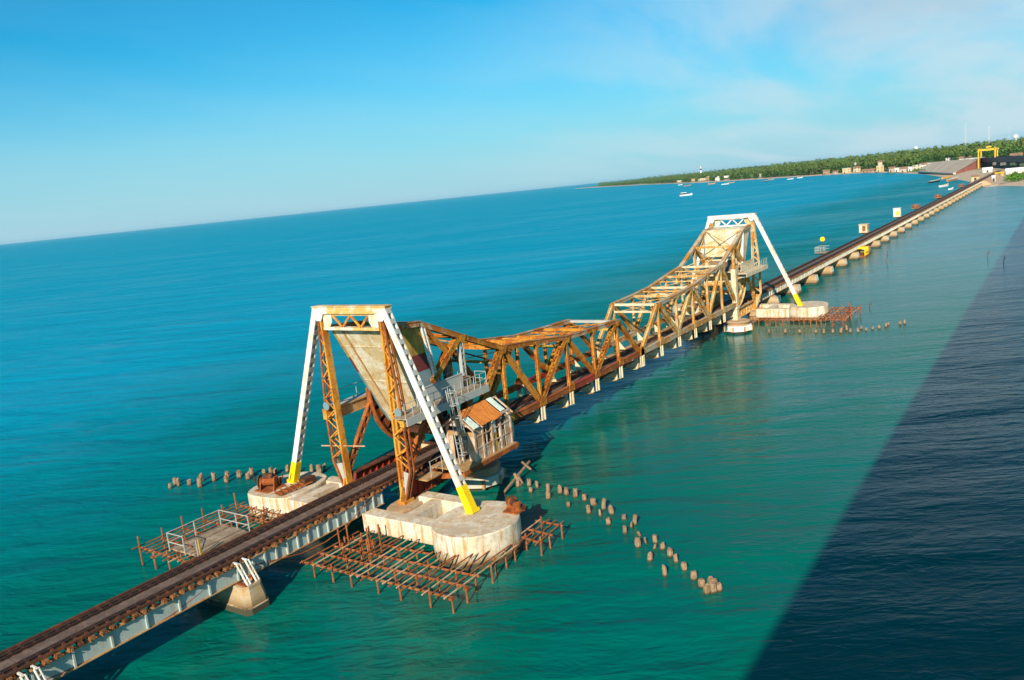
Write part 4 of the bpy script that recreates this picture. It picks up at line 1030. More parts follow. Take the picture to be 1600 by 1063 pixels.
# ---------------------------------------------------------------- winches and scrap on the near rafts
def winch(label, c, yaw, big):
    t = thing('winch', label, 'winch', c); c = Vector(c); ca, sa = math.cos(yaw), math.sin(yaw)
    def L(x, y, z): return c+Vector((x*ca-y*sa, x*sa+y*ca, z))
    ax = Vector((-sa, ca, 0)); s = 1.0 if big else .75
    for yy in (-.55, .55):
        e = MB(); e.prism([L(-.7*s, yy*s-.04, 0), L(.7*s, yy*s-.04, 0), L(.35*s, yy*s-.04, .95*s), L(-.3*s, yy*s-.04, .95*s)], ax*.08); e.build('side_frame', 'rust', t)
    e = MB(); e.tube(L(0, -.5*s, .62*s), L(0, .5*s, .62*s), .34*s, 14); e.build('drum', 'rust' if big else 'drust', t)
    e = MB(); e.wheel(L(0, .72*s, .6*s), .55*s, .1, ax); e.build('gear_wheel', 'drust', t)
    e = MB(); e.wheel(L(.45*s, -.7*s, .45*s), .3*s, .08, ax); e.build('pinion', 'drust', t)
    e = MB(); e.tube(L(.1*s, -1.0*s, .7*s), L(.1*s, -1.25*s, 1.25*s), .05, 6); e.tube(L(-.3*s, .95*s, .6*s), L(-.5*s, .95*s, 1.3*s), .05, 6); e.build('crank_handle', 'drust', t)
    e = MB(); e.box(*sorted((c.x-.9*s, c.x+.9*s)), c.y-.75*s, c.y+.75*s, c.z+.001, c.z+.1); e.build('base_frame', 'rust', t)
    if big:
        e = MB(); e.prism([L(-.3, -.35, .95), L(.35, -.35, .95), L(.1, -.35, 1.25), L(-.1, -.35, 1.25)], ax*.7); e.build('cover', 'drust', t)
winch('rusty wheeled winch at the outer edge of the big raft', (14.0, -12.1, 2.2), -.6, False)
winch('large rusty winch on the raft beyond the near track', (10.9, 8.9, 2.2), .5, True)
t = thing('scrap_frame', 'rusty ladder-like scrap frame lying beside the large winch', 'scrap', (11.5, 6.9, 2.2))
for d in (-.35, -.1, .15, .4):
    e = MB(); e.bar((9.9+d*.3, 6.9+d, 2.34), (12.9+d*.3, 6.5+d, 2.42), .09, .09); e.build('bar', 'rust', t)
for k in range(6):
    e = MB(); x = 10.0+k*.52; e.bar((x, 6.35, 2.46), (x+.12, 7.4, 2.46), .09, .06); e.build('rung', 'rust', t)
e = MB(); e.box(12.2, 13.3, 6.3, 7.0, 2.3, 2.75); e.build('block', 'drust', t)

# ---------------------------------------------------------------- pile stumps
def stump_mesh(i, r=.24, h=.85):
    rr = random.Random(i); n = 8; e = MB()
    rings = []
    for z, f in ((-2.0, 1.1), (0.0, 1.05), (h*.45, 1.0), (h*.8, .95), (h, .8)):
        rings.append([((r*f+rr.uniform(-.03, .03))*math.cos(2*math.pi*k/n), (r*f+rr.uniform(-.03, .03))*math.sin(2*math.pi*k/n), z+(rr.uniform(-.07, .07) if z > 0 else 0)) for k in range(n)])
    e.stack(rings); return meshonly(e, 'pile', 'pile')
PILES = [stump_mesh(i, .155+.018*(i % 3), .52+.08*(i % 4)) for i in range(6)]
def pile(px, py, label, tilt=0, thin=False, sc=1.0):
    p = G(px, py, 0.05)
    o = bpy.data.objects.new('pile_stump', PILES[R.randrange(6)]); COL.objects.link(o)
    o.location = (p.x, p.y, 0); k = .5 if thin else 1.0
    kk = R.uniform(.8, 1.1); o.scale = (k*sc*kk, k*sc*kk, sc*R.uniform(.62, 1.15)); o.rotation_euler = (R.uniform(-.12, .12)+tilt, R.uniform(-.12, .12), R.uniform(0, 6.3))
    tag(o, label, 'pile stump', 'pile stumps guarding the lift span')
outer = [(198, 240), (267, 235), (318, 248), (387, 268), (461, 280), (500, 290), (554, 305), (614, 325), (671, 355), (731, 380), (783, 410), (858, 445), (925, 475), (1055, 590), (1100, 630), (1147, 672), (1185, 710), (1236, 760), (1295, 815), (1347, 862)]
inner = [(278, 275), (386, 315), (513, 365), (640, 405), (761, 475), (866, 530), (948, 615), (1021, 700), (1116, 795)]
thin_ = [(712, 425), (905, 497), (960, 550), (998, 597), (1047, 630)]
clus = [(1400, 850), (1425, 870), (1376, 905), (1414, 895), (1453, 885)]
for k, (x, y) in enumerate(outer): pile(760+.2503*x, 700+.2503*y, '%s stump of the outer line curving right from the near raft' % ORD[k] if k < len(outer)-1 else 'last outer stump before the tight cluster right of the near raft')
for k, (x, y) in enumerate(inner): pile(760+.2503*x, 700+.2503*y, '%s stump of the sparse inner line right of the near raft' % ORD[k])
for k, (x, y) in enumerate(thin_): pile(760+.2503*x, 700+.2503*y, '%s thin leaning stake between the two stump lines' % ORD[k], .25, True)
for k, ((x, y), nm) in enumerate(zip(clus, ('rearmost', 'middle', 'front left', 'front middle', 'rightmost'))): pile(760+.2503*x, 700+.2503*y, '%s stump of the tight cluster ending the right-hand lines' % nm, sc=1.1)
leftp = [(125, 400), (165, 370), (190, 380), (272, 375), (350, 390), (363, 345), (458, 345), (553, 355), (556, 320), (648, 315), (714, 330), (738, 300), (837, 290), (890, 315), (921, 285), (1010, 275), (1095, 280), (1195, 280), (1255, 295), (1290, 265)]
for k, (x, y) in enumerate(leftp): pile(240+.207*x, 680+.207*y, '%s stump from the left in the row beyond the near track' % ORD[k], sc=1.15)
farp = [(410, 400), (535, 400), (648, 400), (775, 400), (835, 405), (907, 400), (968, 400), (1015, 380), (1041, 395), (1105, 395), (1130, 370), (1167, 385), (1217, 375), (1270, 368), (1320, 355), (1337, 340), (1433, 335), (1468, 330)]
for k, (x, y) in enumerate(farp): pile(1120+.2*x, 440+.2*y, '%s stump from the left in the row before the far raft' % ORD[k], sc=1.05)
for k, (x, y) in enumerate(((981.5, 517), (991, 518))): pile(x, y, '%s of two stumps seen through the truss in mid-span' % ('left' if k == 0 else 'right'))
t = thing('fender_timbers', 'broken timber fender lying on stumps beside the near heel pier', 'fender', (23, -6.2, 0))
for a, c, r in (((20.6, -6.4, .25), (25.6, -5.6, .95), .11), ((24.2, -6.6, .9), (25.3, -5.0, 1.0), .1), ((22.6, -6.9, -.5), (22.9, -5.9, .9), .12), ((23.3, -6.6, -.5), (22.7, -6.3, .9), .12)):
    e = MB(); e.tube(a, c, r, 7); e.build('timber', 'pile', t)
for px, py, h_, lb in ((1385, 411, 2.6, 'dark pole standing alone in the water right of the far spans'), (1542, 403, 1.5, 'thin stick poking from shaded water at the right edge, left one'), (1567, 412, 1.5, 'thin leaning stick poking from shaded water at the right edge, right one'), (1357, 481, .8, 'short stick in the water right of the far scaffold')):
    p = G(px, py); e = MB(); e.tube((p.x, p.y, -1), (p.x+.1, p.y-.25, h_), .07, 6, .04); e.tube((p.x, p.y-.1, h_*.5), (p.x+.2, p.y-.5, h_*.7), .04, 5); tag(e.build('stake', 'drust'), lb, 'stake')
# ---------------------------------------------------------------- refuges along the far spans
def refuge(x, kind, label, y0=1.9, y1=4.2):
    t = thing('trolley_refuge', label, 'trolley refuge', (x, 3.0, 2.9), 'refuges beside the far spans')
    z = 2.95
    e = MB(); e.box(x-1.6, x+1.6, y0, y1, z-.12, z); e.build('deck', 'wood', t)
    for d in (-1.1, 1.1):
        e = MB(); e.bar((x+d, y1-.4, z-.12), (x+d*.6, 1.1, 1.8), .12, .12); e.box(x+d-.08, x+d+.08, 1.1, y1, z-.3, z-.122); e.build('bracket', 'drust', t)
    if kind in ('rail', 'clutter'):
        for d in (-1.5, -.75, 0, .75, 1.5):
            e = MB(); e.bar((x+d, y1, z), (x+d, y1, z+1.2), .07, .07); e.build('railing_post', 'whitegrey' if kind == 'rail' else 'rust', t)
        for s in (-1.5, 1.5):
            e = MB(); e.bar((x+s, (y0+y1)/2, z), (x+s, (y0+y1)/2, z+1.2), .07, .07); e.build('railing_post', 'whitegrey', t)
        e = MB()
        for h_ in (.6, 1.2): e.box(x-1.5, x+1.5, y1-.04, y1+.04, z+h_-.04, z+h_+.04); e.box(x-1.54, x-1.46, y0, y1, z+h_-.04, z+h_+.04); e.box(x+1.46, x+1.54, y0, y1, z+h_-.04, z+h_+.04)
        e.build('handrail', 'whitegrey' if kind == 'rail' else 'rust', t)
    if kind == 'clutter':
        e = MB()
        for _ in range(9):
            px, py, s = x+R.uniform(-1.2, 1.2), R.uniform(2.2, 4), R.uniform(.15, .4); e.box(px-s, px+s, py-s, py+s, z+.002, z+s*2.2)
        e.build('stacked_scrap', 'rust', t, kind='stuff')
    if kind in ('box', 'tall'):
        h_, w = (2.0, 1.2) if kind == 'box' else (2.5, .75)
        e = MB(); e.box(x-w, x+w, y0+.3, y1, z+.002, z+h_); e.build('cabin', 'cream' if kind == 'box' else 'white', t)
        e = MB(); e.box(x-w-.15, x+w+.15, y0+.15, y1+.15, z+h_+.002, z+h_+.14); e.build('roof', 'cream' if kind == 'box' else 'white', t)
        e = MB(); e.box(x-w-.03, x-w, y0+.7, y0+1.5, z+.3, z+1.7); e.build('door', 'rust' if kind == 'box' else 'yellow', t)
        e = MB(); e.box(x-.4, x+.3, y0+.26, y0+.3, z+.7, z+1.5); e.build('window', 'dark' if kind == 'box' else 'yellow', t)
    return t
refuge(159, 'rail', 'white railed refuge platform under the yellow disc signal beyond the far tower')
refuge(204, 'box', 'cream boxy refuge cabin on the nearer half of the far spans')
refuge(254, 'tall', 'tall white and yellow refuge cabin left of the far spans')
refuge(290, 'clutter', 'rusty railed refuge just beyond the white and yellow cabin')
refuge(347, 'clutter', 'small rusty refuge farther along beyond the one by the tall cabin')
refuge(432, 'clutter', 'cluttered refuge nearest to the shore')
t = thing('disc_signal', 'yellow disc signal on a thin post above the white railed refuge', 'signal', (161, 3.4, 2.95))
e = MB(); e.tube((161, 3.4, 2.95), (161, 3.4, 5.6), .06, 6); e.build('post', 'drust', t)
e = MB(); e.tube((160.95, 3.4, 5.6), (161.0, 3.4, 5.6), .52, 18); e.build('disc', 'yellow', t)
t = thing('work_raft', 'yellow and orange maintenance frame floating between two far piers', 'work raft', (174, -2.2, 0))
e = MB(); e.box(171.5, 177, -3.4, -.6, -.2, .35); e.build('pontoon', 'rust', t)
for x in (172, 173.4, 175, 176.6):
    e = MB(); e.bar((x, -3.2, .35), (x, -3.2, 2.1), .22, .22); e.bar((x, -.9, .35), (x, -.9, 2.0), .2, .2); e.bar((x, -3.2, 2.0), (x, -.9, 2.0), .2, .2); e.build('frame', 'yellow' if x < 175.5 else 'rust', t)
e = MB(); e.box(172, 175.4, -3.32, -3.22, .8, 1.2); e.build('side_bar', 'yellow', t)

# ---------------------------------------------------------------- boats
def boat(px, py, L, heading, hull, deck, label, cabin=None, group='fishing boats off the far shore'):
    p = G(px, py, 0.0); t = thing('fishing_boat', label, 'boat', (p.x, p.y, 0), group)
    ca, sa = math.cos(heading), math.sin(heading); W = L*.2; H = L*.085+.25
    def Q(u, v, z): return (p.x+u*ca-v*sa, p.y+u*sa+v*ca, z)
    prof = [(-.5, .62, .0), (-.3, .95, 0), (0, 1.0, 0), (.25, .8, .12), (.42, .35, .4), (.5, .03, .75)]
    rings = []
    for u, w, sh in prof:
        z = H*(1+sh); hw = W/2*w
        rings.append([Q(u*L, -hw*.55, -.3), Q(u*L, hw*.55, -.3), Q(u*L, hw*.95, z*.6), Q(u*L, hw, z), Q(u*L, -hw, z), Q(u*L, -hw*.95, z*.6)])
    e = MB(); e.stack(rings); e.build('hull', hull, t)
    e = MB()
    for a, c in zip(prof[:-1], prof[1:]):
        for s in (-1, 1): e.bar(Q(a[0]*L, s*W/2*a[1], H*(1+a[2])+.06), Q(c[0]*L, s*W/2*c[1], H*(1+c[2])+.06), .14, .12)
    e.build('gunwale', deck, t)
    if cabin:
        e = MB(); u0, u1, hh = -.38*L, -.02*L, L*.2
        e.hexa([Q(u0, -W*.32, H+.03), Q(u1, -W*.32, H+.03), Q(u1, W*.32, H+.03), Q(u0, W*.32, H+.03), Q(u0, -W*.3, H+hh*.6), Q(u1, -W*.3, H+hh*.6), Q(u1, W*.3, H+hh*.6), Q(u0, W*.3, H+hh*.6)]); e.build('cabin', 'dark', t)
        e = MB(); e.hexa([Q(u0-.4, -W*.42, H+hh*.6+.02), Q(u1+.5, -W*.42, H+hh*.6+.02), Q(u1+.5, W*.42, H+hh*.6+.02), Q(u0-.4, W*.42, H+hh*.6+.02), Q(u0-.3, -W*.4, H+hh*.78), Q(u1+.4, -W*.4, H+hh*.78), Q(u1+.4, W*.4, H+hh*.78), Q(u0-.3, W*.4, H+hh*.78)]); e.build('cabin_roof', cabin, t)
        e = MB(); e.tube(Q(.12*L, 0, H), Q(.12*L, 0, H+L*.28), .09, 6); e.build('mast', 'drust', t)
    return t
MAT['boatblue'] = flat('blue boat paint', (0.05, 0.16, 0.33), .5, .2); MAT['boatblack'] = flat('tarred hull', (0.02, 0.025, 0.04), .6, .2)
MAT['boatwhite'] = flat('white boat paint', (0.78, 0.80, 0.80), .5, .15); MAT['boatorange'] = flat('orange boat wood', (0.62, 0.33, 0.10), .6, .2)
MAT['boatgreen'] = flat('green boat paint', (0.02, 0.17, 0.13), .5, .2); MAT['boatred'] = flat('red boat paint', (0.45, 0.04, 0.06), .5, .2); MAT['boatbrown'] = flat('brown boat wood', (0.38, 0.20, 0.11), .7, .2)
boat(1072, 306, 13.5, -.85, 'boatwhite', 'boatred', 'white cabin boat with red trim, the biggest boat in open water', 'boatwhite')
boat(1063, 289.5, 9, -.8, 'boatwhite', 'boatwhite', 'small white boat near the left end of the far shore')
boat(1074, 291, 14, -.8, 'boatbrown', 'boatorange', 'brown boat beside the small white boat on the left')
boat(1112, 288, 13, -.8, 'boatorange', 'boatorange', 'orange boat off the shore below the lighthouse')
boat(1133, 288.5, 12, -.8, 'boatwhite', 'boatblue', 'long white boat right of the orange boat')
boat(1143, 286, 10, -.8, 'boatorange', 'boatgreen', 'tan and green boat just behind the long white boat')
boat(1195, 284, 10, -.8, 'boatblack', 'boatwhite', 'dark boat with white rim off the sandy point')
boat(1205, 281.5, 9, -.8, 'boatbrown', 'boatwhite', 'brown boat pulled in at the sandy point')
boat(1235, 280.5, 9, -.8, 'boatwhite', 'boatblue', 'white boat off the palm grove in mid-shore')
boat(1250, 278.5, 8, -.8, 'boatwhite', 'boatwhite', 'small pale boat close in to the palm grove')
boat(1392, 273, 9, -.7, 'boatgreen', 'boatgreen', 'green boat off the village')
boat(1460, 285.5, 11.5, -.45, 'boatblack', 'boatwhite', 'dark blue boat with white top near the railway landing')
boat(1488, 283, 13, -.35, 'boatbrown', 'boatwhite', 'slim brown and white boat next to the dark blue boat')
boat(1479, 279.5, 12, -.4, 'boatorange', 'boatorange', 'orange boat beached below the paved slope')
boat(1475, 292, 8.5, -.45, 'boatwhite', 'boatorange', 'pale yellowish boat low in the water before the dark blue boat')
boat(1486, 296.5, 4.5, -.4, 'boatwhite', 'boatwhite', 'tiny white skiff beside the railway near the shore')

# ---------------------------------------------------------------- lighthouse, masts, houses
def at_shore(px, extra, z=1.5):
    """ground point behind the shoreline in the photograph's column px"""
    xs = [a for a, _ in shore_px]; ys = [b_ for _, b_ in shore_px]
    y = float(np.interp(px, xs, ys)); q = G(px, y, 0); d = (q-CAM); d.z = 0
    return bearing(px, d.length+extra, z)
def ground_z(extra): return float(np.interp(extra, [o[0] for o in offs], [o[1] for o in offs]))
p = bearing(1095, 2150, 5)
def mpp(p): return (p-CAM).dot(fwd)/F
k = mpp(p); lt = thing('lighthouse', 'black and white banded lighthouse rising from trees on the left headland', 'lighthouse', (p.x, p.y, 5))
MAT['lhwhite'] = flat('lighthouse white', (0.8, 0.8, 0.78), .6, .1); MAT['lhblack'] = flat('lighthouse black', (0.02, 0.02, 0.03), .5, .1)
H = 19*k; z0 = 5; r0 = 1.6*k
for i, (a, c, mm) in enumerate(((0, .22, 'lhblack'), (.22, .45, 'lhblack'), (.45, .68, 'lhwhite'), (.68, .84, 'lhblack'))):
    e = MB(); e.lathe((p.x, p.y, z0), [(r0*(1-.35*a), H*a+.02), (r0*(1-.35*c), H*c)], 14); e.build('band', mm, lt)
e = MB(); e.lathe((p.x, p.y, z0), [(r0*1.0, H*.84+.02), (r0*1.0, H*.87), (r0*.55, H*.872), (r0*.55, H*.94), (r0*.62, H*.945), (.1, H)], 14); e.build('lantern', 'lhwhite', lt)
def mast(px, dist, h, w, label):
    p = bearing(px, dist, 8); t = thing('lattice_mast', label, 'mast', (p.x, p.y, 8))
    for s in range(6):
        e = MB(); z0 = 8+h*s/6; z1 = 8+h*(s+1)/6; a = w*(1-s/6*.75); c = w*(1-(s+1)/6*.75)
        for i in range(4):
            an = math.pi/4+math.pi/2*i; an2 = an+math.pi/2
            A = Vector((p.x+a*math.cos(an), p.y+a*math.sin(an), z0)); B_ = Vector((p.x+c*math.cos(an), p.y+c*math.sin(an), z1)); C_ = Vector((p.x+c*math.cos(an2), p.y+c*math.sin(an2), z1))
            e.bar(A, B_, .15, .15); e.bar(A, C_, .1, .1)
        e.build('section', 'mastgrey' if s % 2 else 'boatpink', t)
MAT['mastgrey'] = flat('pale grey mast paint', (0.5, 0.52, 0.54), .6, .1)
MAT['boatpink'] = flat('faded red mast paint', (0.55, 0.42, 0.42), .6, .1)
mast(1509, 1500, 47, 1.5, 'tall faint lattice mast on the skyline behind the palms')
mast(1545.5, 1150, 33, 1.5, 'shorter white and red lattice mast above the yellow gantry')
mast(1577, 2300, 45, 1.4, 'faint mast near the right edge of the skyline')
WALLS = {'cream_house': (0.50, 0.41, 0.29), 'ochre_house': (0.56, 0.40, 0.22), 'white_house': (0.66, 0.64, 0.58), 'pink_house': (0.46, 0.35, 0.28), 'brown_house': (0.30, 0.20, 0.13)}
for k_, c in WALLS.items(): MAT[k_] = flat(k_.replace('_', ' ')+' wall', c, .85, .2)
MAT['tile'] = flat('clay roof', (0.26, 0.15, 0.09), .9, .3); MAT['tinroof'] = flat('tin roof', (0.55, 0.57, 0.57), .6, .2)
def house(px, extra, w, d, h, col, roof, label, gable=False, yaw=None):
    z = ground_z(extra)-.3; p = at_shore(px, extra, z); t = thing('house', label, 'house', (p.x, p.y, z), 'houses along the far shore')
    a = math.atan2(p.y-CAM.y, p.x-CAM.x)-math.pi/2+(yaw if yaw is not None else R.uniform(-.3, .3)); ca, sa = math.cos(a), math.sin(a)
    def Q(u, v, zz): return (p.x+u*ca-v*sa, p.y+u*sa+v*ca, z+zz)
    def bx(e, u0, u1, v0, v1, z0, z1): e.hexa([Q(u0, v0, z0), Q(u1, v0, z0), Q(u1, v1, z0), Q(u0, v1, z0), Q(u0, v0, z1), Q(u1, v0, z1), Q(u1, v1, z1), Q(u0, v1, z1)])
    e = MB(); bx(e, -w/2, w/2, -d/2, d/2, 0, h); e.build('wall', col, t)
    e = MB()
    if gable: e.stack([[Q(-w/2-.5, -d/2-.5, h), Q(w/2+.5, -d/2-.5, h), Q(w/2+.5, 0, h+d*.35), Q(-w/2-.5, 0, h+d*.35)], [Q(-w/2-.5, d/2+.5, h), Q(w/2+.5, d/2+.5, h), Q(w/2+.5, .05, h+d*.35), Q(-w/2-.5, .05, h+d*.35)]])
    else: bx(e, -w/2-.3, w/2+.3, -d/2-.3, d/2+.3, h+.004, h+.35)
    e.build('roof', roof, t)
    n = max(2, int(w/3.5))
    for i in range(n):
        for lv in range(1 if h < 5 else 2):
            u = -w/2+w*(i+.5)/n; e = MB(); zz = .9+lv*3.0; bx(e, u-.6, u+.6, -d/2-.05, -d/2-.004, zz if i or lv else 0.05, zz+1.3); e.build('window' if i or lv else 'door', 'dark', t)
    return t
HS = [(1061, 90, 14, 8, 5, 'cream_house', 'tinroof', 'low cream house left of the lighthouse', False), (1082, 130, 16, 9, 5, 'ochre_house', 'tile', 'ochre house at the foot of the lighthouse', True),
      (1096, 150, 26, 9, 6, 'cream_house', 'tile', 'long cream building with red roof under the lighthouse', False), (1106, 190, 10, 9, 9, 'ochre_house', 'tinroof', 'tall ochre block right of the lighthouse', False),
      (1121, 50, 11, 8, 5, 'white_house', 'tinroof', 'white house near the water right of the lighthouse', True), (1122, 260, 12, 8, 5, 'white_house', 'tinroof', 'pale house deep in trees right of the lighthouse', False), (1134, 240, 20, 9, 5, 'white_house', 'tinroof', 'long white house in the palms right of the lighthouse', False),
      (1159, 120, 7, 6, 6, 'white_house', 'tinroof', 'narrow white house among palms before the sandy point', False), (1174, 150, 9, 7, 5, 'cream_house', 'tile', 'cream house behind the sandy point', True), (1187, 140, 11, 8, 5, 'white_house', 'tile', 'white house with clay roof behind the sandy point', True),
      (1290, 18, 11, 8, 5, 'brown_house', 'tile', 'brown house at the left end of the village', True), (1305, 14, 8, 6, 3.5, 'pink_house', 'tile', 'low pink house right of the brown house', True), (1323, 16, 13, 9, 7.5, 'ochre_house', 'tinroof', 'blocky ochre house on the village waterfront', False),
      (1338, 30, 11, 8, 6, 'cream_house', 'tile', 'cream village house beside the blocky ochre one', True), (1336, 250, 12, 9, 9, 'white_house', 'tinroof', 'white house high among palms above the village', False), (1325, 110, 7, 6, 6, 'white_house', 'tinroof', 'small white house behind the village waterfront', False),
      (1357, 10, 20, 7, 3, 'brown_house', 'tile', 'long low brown shed on the village beach', True), (1375, 16, 10, 9, 8, 'ochre_house', 'tinroof', 'tall yellow village house with stepped top', False), (1374.5, 28, 6, 6, 13, 'cream_house', 'tile', 'slim cream tower house at the village centre', True),
      (1393, 14, 9, 7, 4.5, 'pink_house', 'tile', 'pink house right of the village tower', True), (1404, 18, 9, 7, 5, 'white_house', 'tinroof', 'white house in the right half of the village', False), (1413, 12, 11, 7, 4.5, 'pink_house', 'tile', 'wide pink house in the right half of the village', True),
      (1424, 45, 8, 7, 5, 'white_house', 'tinroof', 'white house where the village climbs inland', False), (1432, 70, 9, 7, 6, 'cream_house', 'tinroof', 'cream house at the top right of the village', False), (1441, 110, 9, 7, 5, 'white_house', 'tile', 'white house with clay roof left of the paved slope', True),
      (1447, 140, 8, 6, 5, 'pink_house', 'tinroof', 'small pink house above the paved slope', False), (1484, 330, 9, 7, 6, 'white_house', 'tinroof', 'lone white house above the paved slope', False), (1512, 340, 18, 8, 5, 'white_house', 'tile', 'long white house with clay roof behind the slope', True), (1526, 350, 14, 8, 5, 'white_house', 'tinroof', 'white house just left of the gantry', False), (1588, 300, 10, 8, 6, 'pink_house', 'tile', 'pink house seen over the viaduct at right', True)]
for a in HS: house(a[0], a[1], a[2]*.8, a[3]*.8, a[4]*.85, *a[5:])
t = thing('water_tank', 'white domed water tank on the skyline above the village', 'water tank', bearing(1431, 1900, 8))
p = bearing(1431, 1900, 8); e = MB(); e.lathe((p.x, p.y, 8), [(1.6, 0), (1.6, 13), (4.2, 15.5), (4.2, 18.5), (1, 20.5)], 14); e.build('tank', 'lhwhite', t)
p = bearing(1587, 1700, 8); t = thing('water_tank', 'white domed water tank on the skyline at the right edge', 'water tank', p); e = MB(); e.lathe((p.x, p.y, 8), [(1.6, 0), (1.6, 15), (4.2, 17.5), (4.2, 20.5), (1, 22.5)], 14); e.build('tank', 'lhwhite', t)

# ---------------------------------------------------------------- paved slope, retaining wall, gantry
MAT['paving'] = flat('grey tan slope slab', (0.46, 0.37, 0.28), .9, .22, .15); MAT['paving2'] = flat('pale slope slab', (0.54, 0.45, 0.35), .9, .2, .15); MAT['redwall'] = flat('red washed retaining wall', (0.45, 0.14, 0.11), .85, .3, .25)
t = thing('paved_embankment', 'grey tan paved slope rising from the beach to the road', 'embankment', (800, 60, 2))
bl, br = Vector((845, 80, 1.5)), Vector((690, 34, 1.5)); tl, tr = Vector((965, 90, 6.9)), Vector((800, 25, 9.2))
n = 26
for i in range(n):
    a, c = i/n, (i+1)/n-.004
    P = [bl+(br-bl)*a, bl+(br-bl)*c, tl+(tr-tl)*c, tl+(tr-tl)*a]; e = MB(); e.hexa([q-Vector((0, 0, .6)) for q in P]+[q+Vector((0, 0, R.uniform(0, .10))) for q in P]); e.build('slab', 'paving' if R.random() < .6 else 'paving2', t)
e = MB(); e.bar(bl+Vector((-2, -1, .3)), br+Vector((-2, -1, .3)), 2.0, 1.2); e.build('toe_wall', 'paving2', t)
e = MB(); e.prism([tl, tr, tr+Vector((60, 6, 0)), tl+Vector((60, 6, 0))], (0, 0, -.5)); e.build('road_top', 'paving', t)
t = thing('retaining_wall', 'red washed wedge-shaped wall at the side of the paved slope', 'retaining wall', (720, 25, 1))
e = MB(); e.prism([(690, 33.4, .5), (800, 24.4, .5), (800, 24.4, 10.0), (792, 25.1, 10.0), (690, 33.4, 2.6)], (0, -.7, 0)); e.build('wall', 'redwall', t)
e = MB(); e.bar((690, 33.0, 2.75), (794, 24.5, 10.25), 1.2, .4); e.build('coping', 'pink_house', t)
e = MB(); e.box(800.2, 803, 6, 24.3, .5, 9.0); e.build('abutment', 'roadgrey', t)
MAT['gantryyellow'] = flat('yellow gantry paint', (0.62, 0.38, 0.015), .6, .15)
t = thing('gantry', 'big yellow steel gantry straddling the road at the head of the viaduct', 'gantry', (785, 16, 2))
gy = [(24.0, 0), (12.0, 0)]
for (y, z0) in gy:
    for x in (772, 796):
        e = MB(); e.box(x-.5, x+.5, y-.5, y+.5, 1.5 if (y > 20 and x < 780) else 9.2, 17.2); e.build('leg', 'gantryyellow', t)
    e = MB(); e.box(771, 797, y-.5, y+.5, 17.302, 18.0); e.build('end_beam', 'gantryyellow', t)
for x in (773, 795):
    e = MB(); e.box(x-.5, x+.5, 11.0, 25, 15.9, 17.3); e.build('crossbeam', 'gantryyellow', t)
e = MB(); e.box(782, 786, 15.5, 19.5, 18.21, 19.4); e.build('hoist_trolley', 'gantryyellow', t)
def shed(px, py, w, d, h, mat, roofm, label, nm='shed', cat='shed'):
    p = G(px, py, 1.3); t = thing(nm, label, cat, (p.x, p.y, 1.0)); a = math.atan2(p.y-CAM.y, p.x-CAM.x)-math.pi/2
    ca, sa = math.cos(a), math.sin(a)
    def Q(u, v, zz): return (p.x+u*ca-v*sa, p.y+u*sa+v*ca, 1.0+zz)
    e = MB(); e.hexa([Q(-w/2, 0, 0), Q(w/2, 0, 0), Q(w/2, d, 0), Q(-w/2, d, 0), Q(-w/2, 0, h), Q(w/2, 0, h), Q(w/2, d, h), Q(-w/2, d, h)]); e.build('wall', mat, t)
    e = MB(); e.stack([[Q(-w/2-.3, -.3, h), Q(w/2+.3, -.3, h), Q(w/2+.3, d/2, h+d*.3), Q(-w/2-.3, d/2, h+d*.3)], [Q(-w/2-.3, d+.3, h), Q(w/2+.3, d+.3, h), Q(w/2+.3, d/2+.1, h+d*.3), Q(-w/2-.3, d/2+.1, h+d*.3)]]); e.build('roof', roofm, t)
    e = MB(); e.hexa([Q(-.6, -.05, 0.02), Q(.6, -.05, .02), Q(.6, -.004, .02), Q(-.6, -.004, .02), Q(-.6, -.05, 2), Q(.6, -.05, 2), Q(.6, -.004, 2), Q(-.6, -.004, 2)]); e.build('door', 'dark', t)
shed(1586, 272, 10, 5, 2.6, 'white_house', 'lhwhite', 'long white roofed shed at right near the shore')
shed(1561.5, 275.5, 4.5, 4, 1.6, 'ochre_house', 'gantryyellow', 'yellow tent-roofed stall beside the white shed')
shed(1552.5, 283.5, 1.6, 1.6, 3.0, 'lhwhite', 'lhwhite', 'slim white kiosk where the railway lands')
shed(1543, 270, 6, 5, 2.5, 'white_house', 'lhwhite', 'small white shed below the viaduct')
shed(1524, 282.5, 4, 3.5, 2.6, 'ochre_house', 'tile', 'sandy brown hut beside the end of the railway')
# railway embankment on the shore
t = thing('rail_embankment', 'sandy bank carrying the railway ashore', 'embankment', (505, 0, 0))
MAT['bank'] = flat('orange sand', (0.50, 0.31, 0.19), .95, .25, .3)
e = MB(); e.stack([[(482, -8, -.5), (482, 8, -.5), (484.5, 3, 2.75), (484.5, -3, 2.75)], [(640, -9, -.5), (640, 8, -.5), (640, 3, 2.75), (640, -3, 2.75)]]); e.build('fill', 'bank', t)
e = MB()
for y in (-.86, .86): e.box(484.6, 640, y-.06, y+.06, 2.95, 3.1)
for k in range(150): e.box(485+k, 485.25+k, -1.3, 1.3, 2.76, 2.94)
e.build('track', 'rail', t)

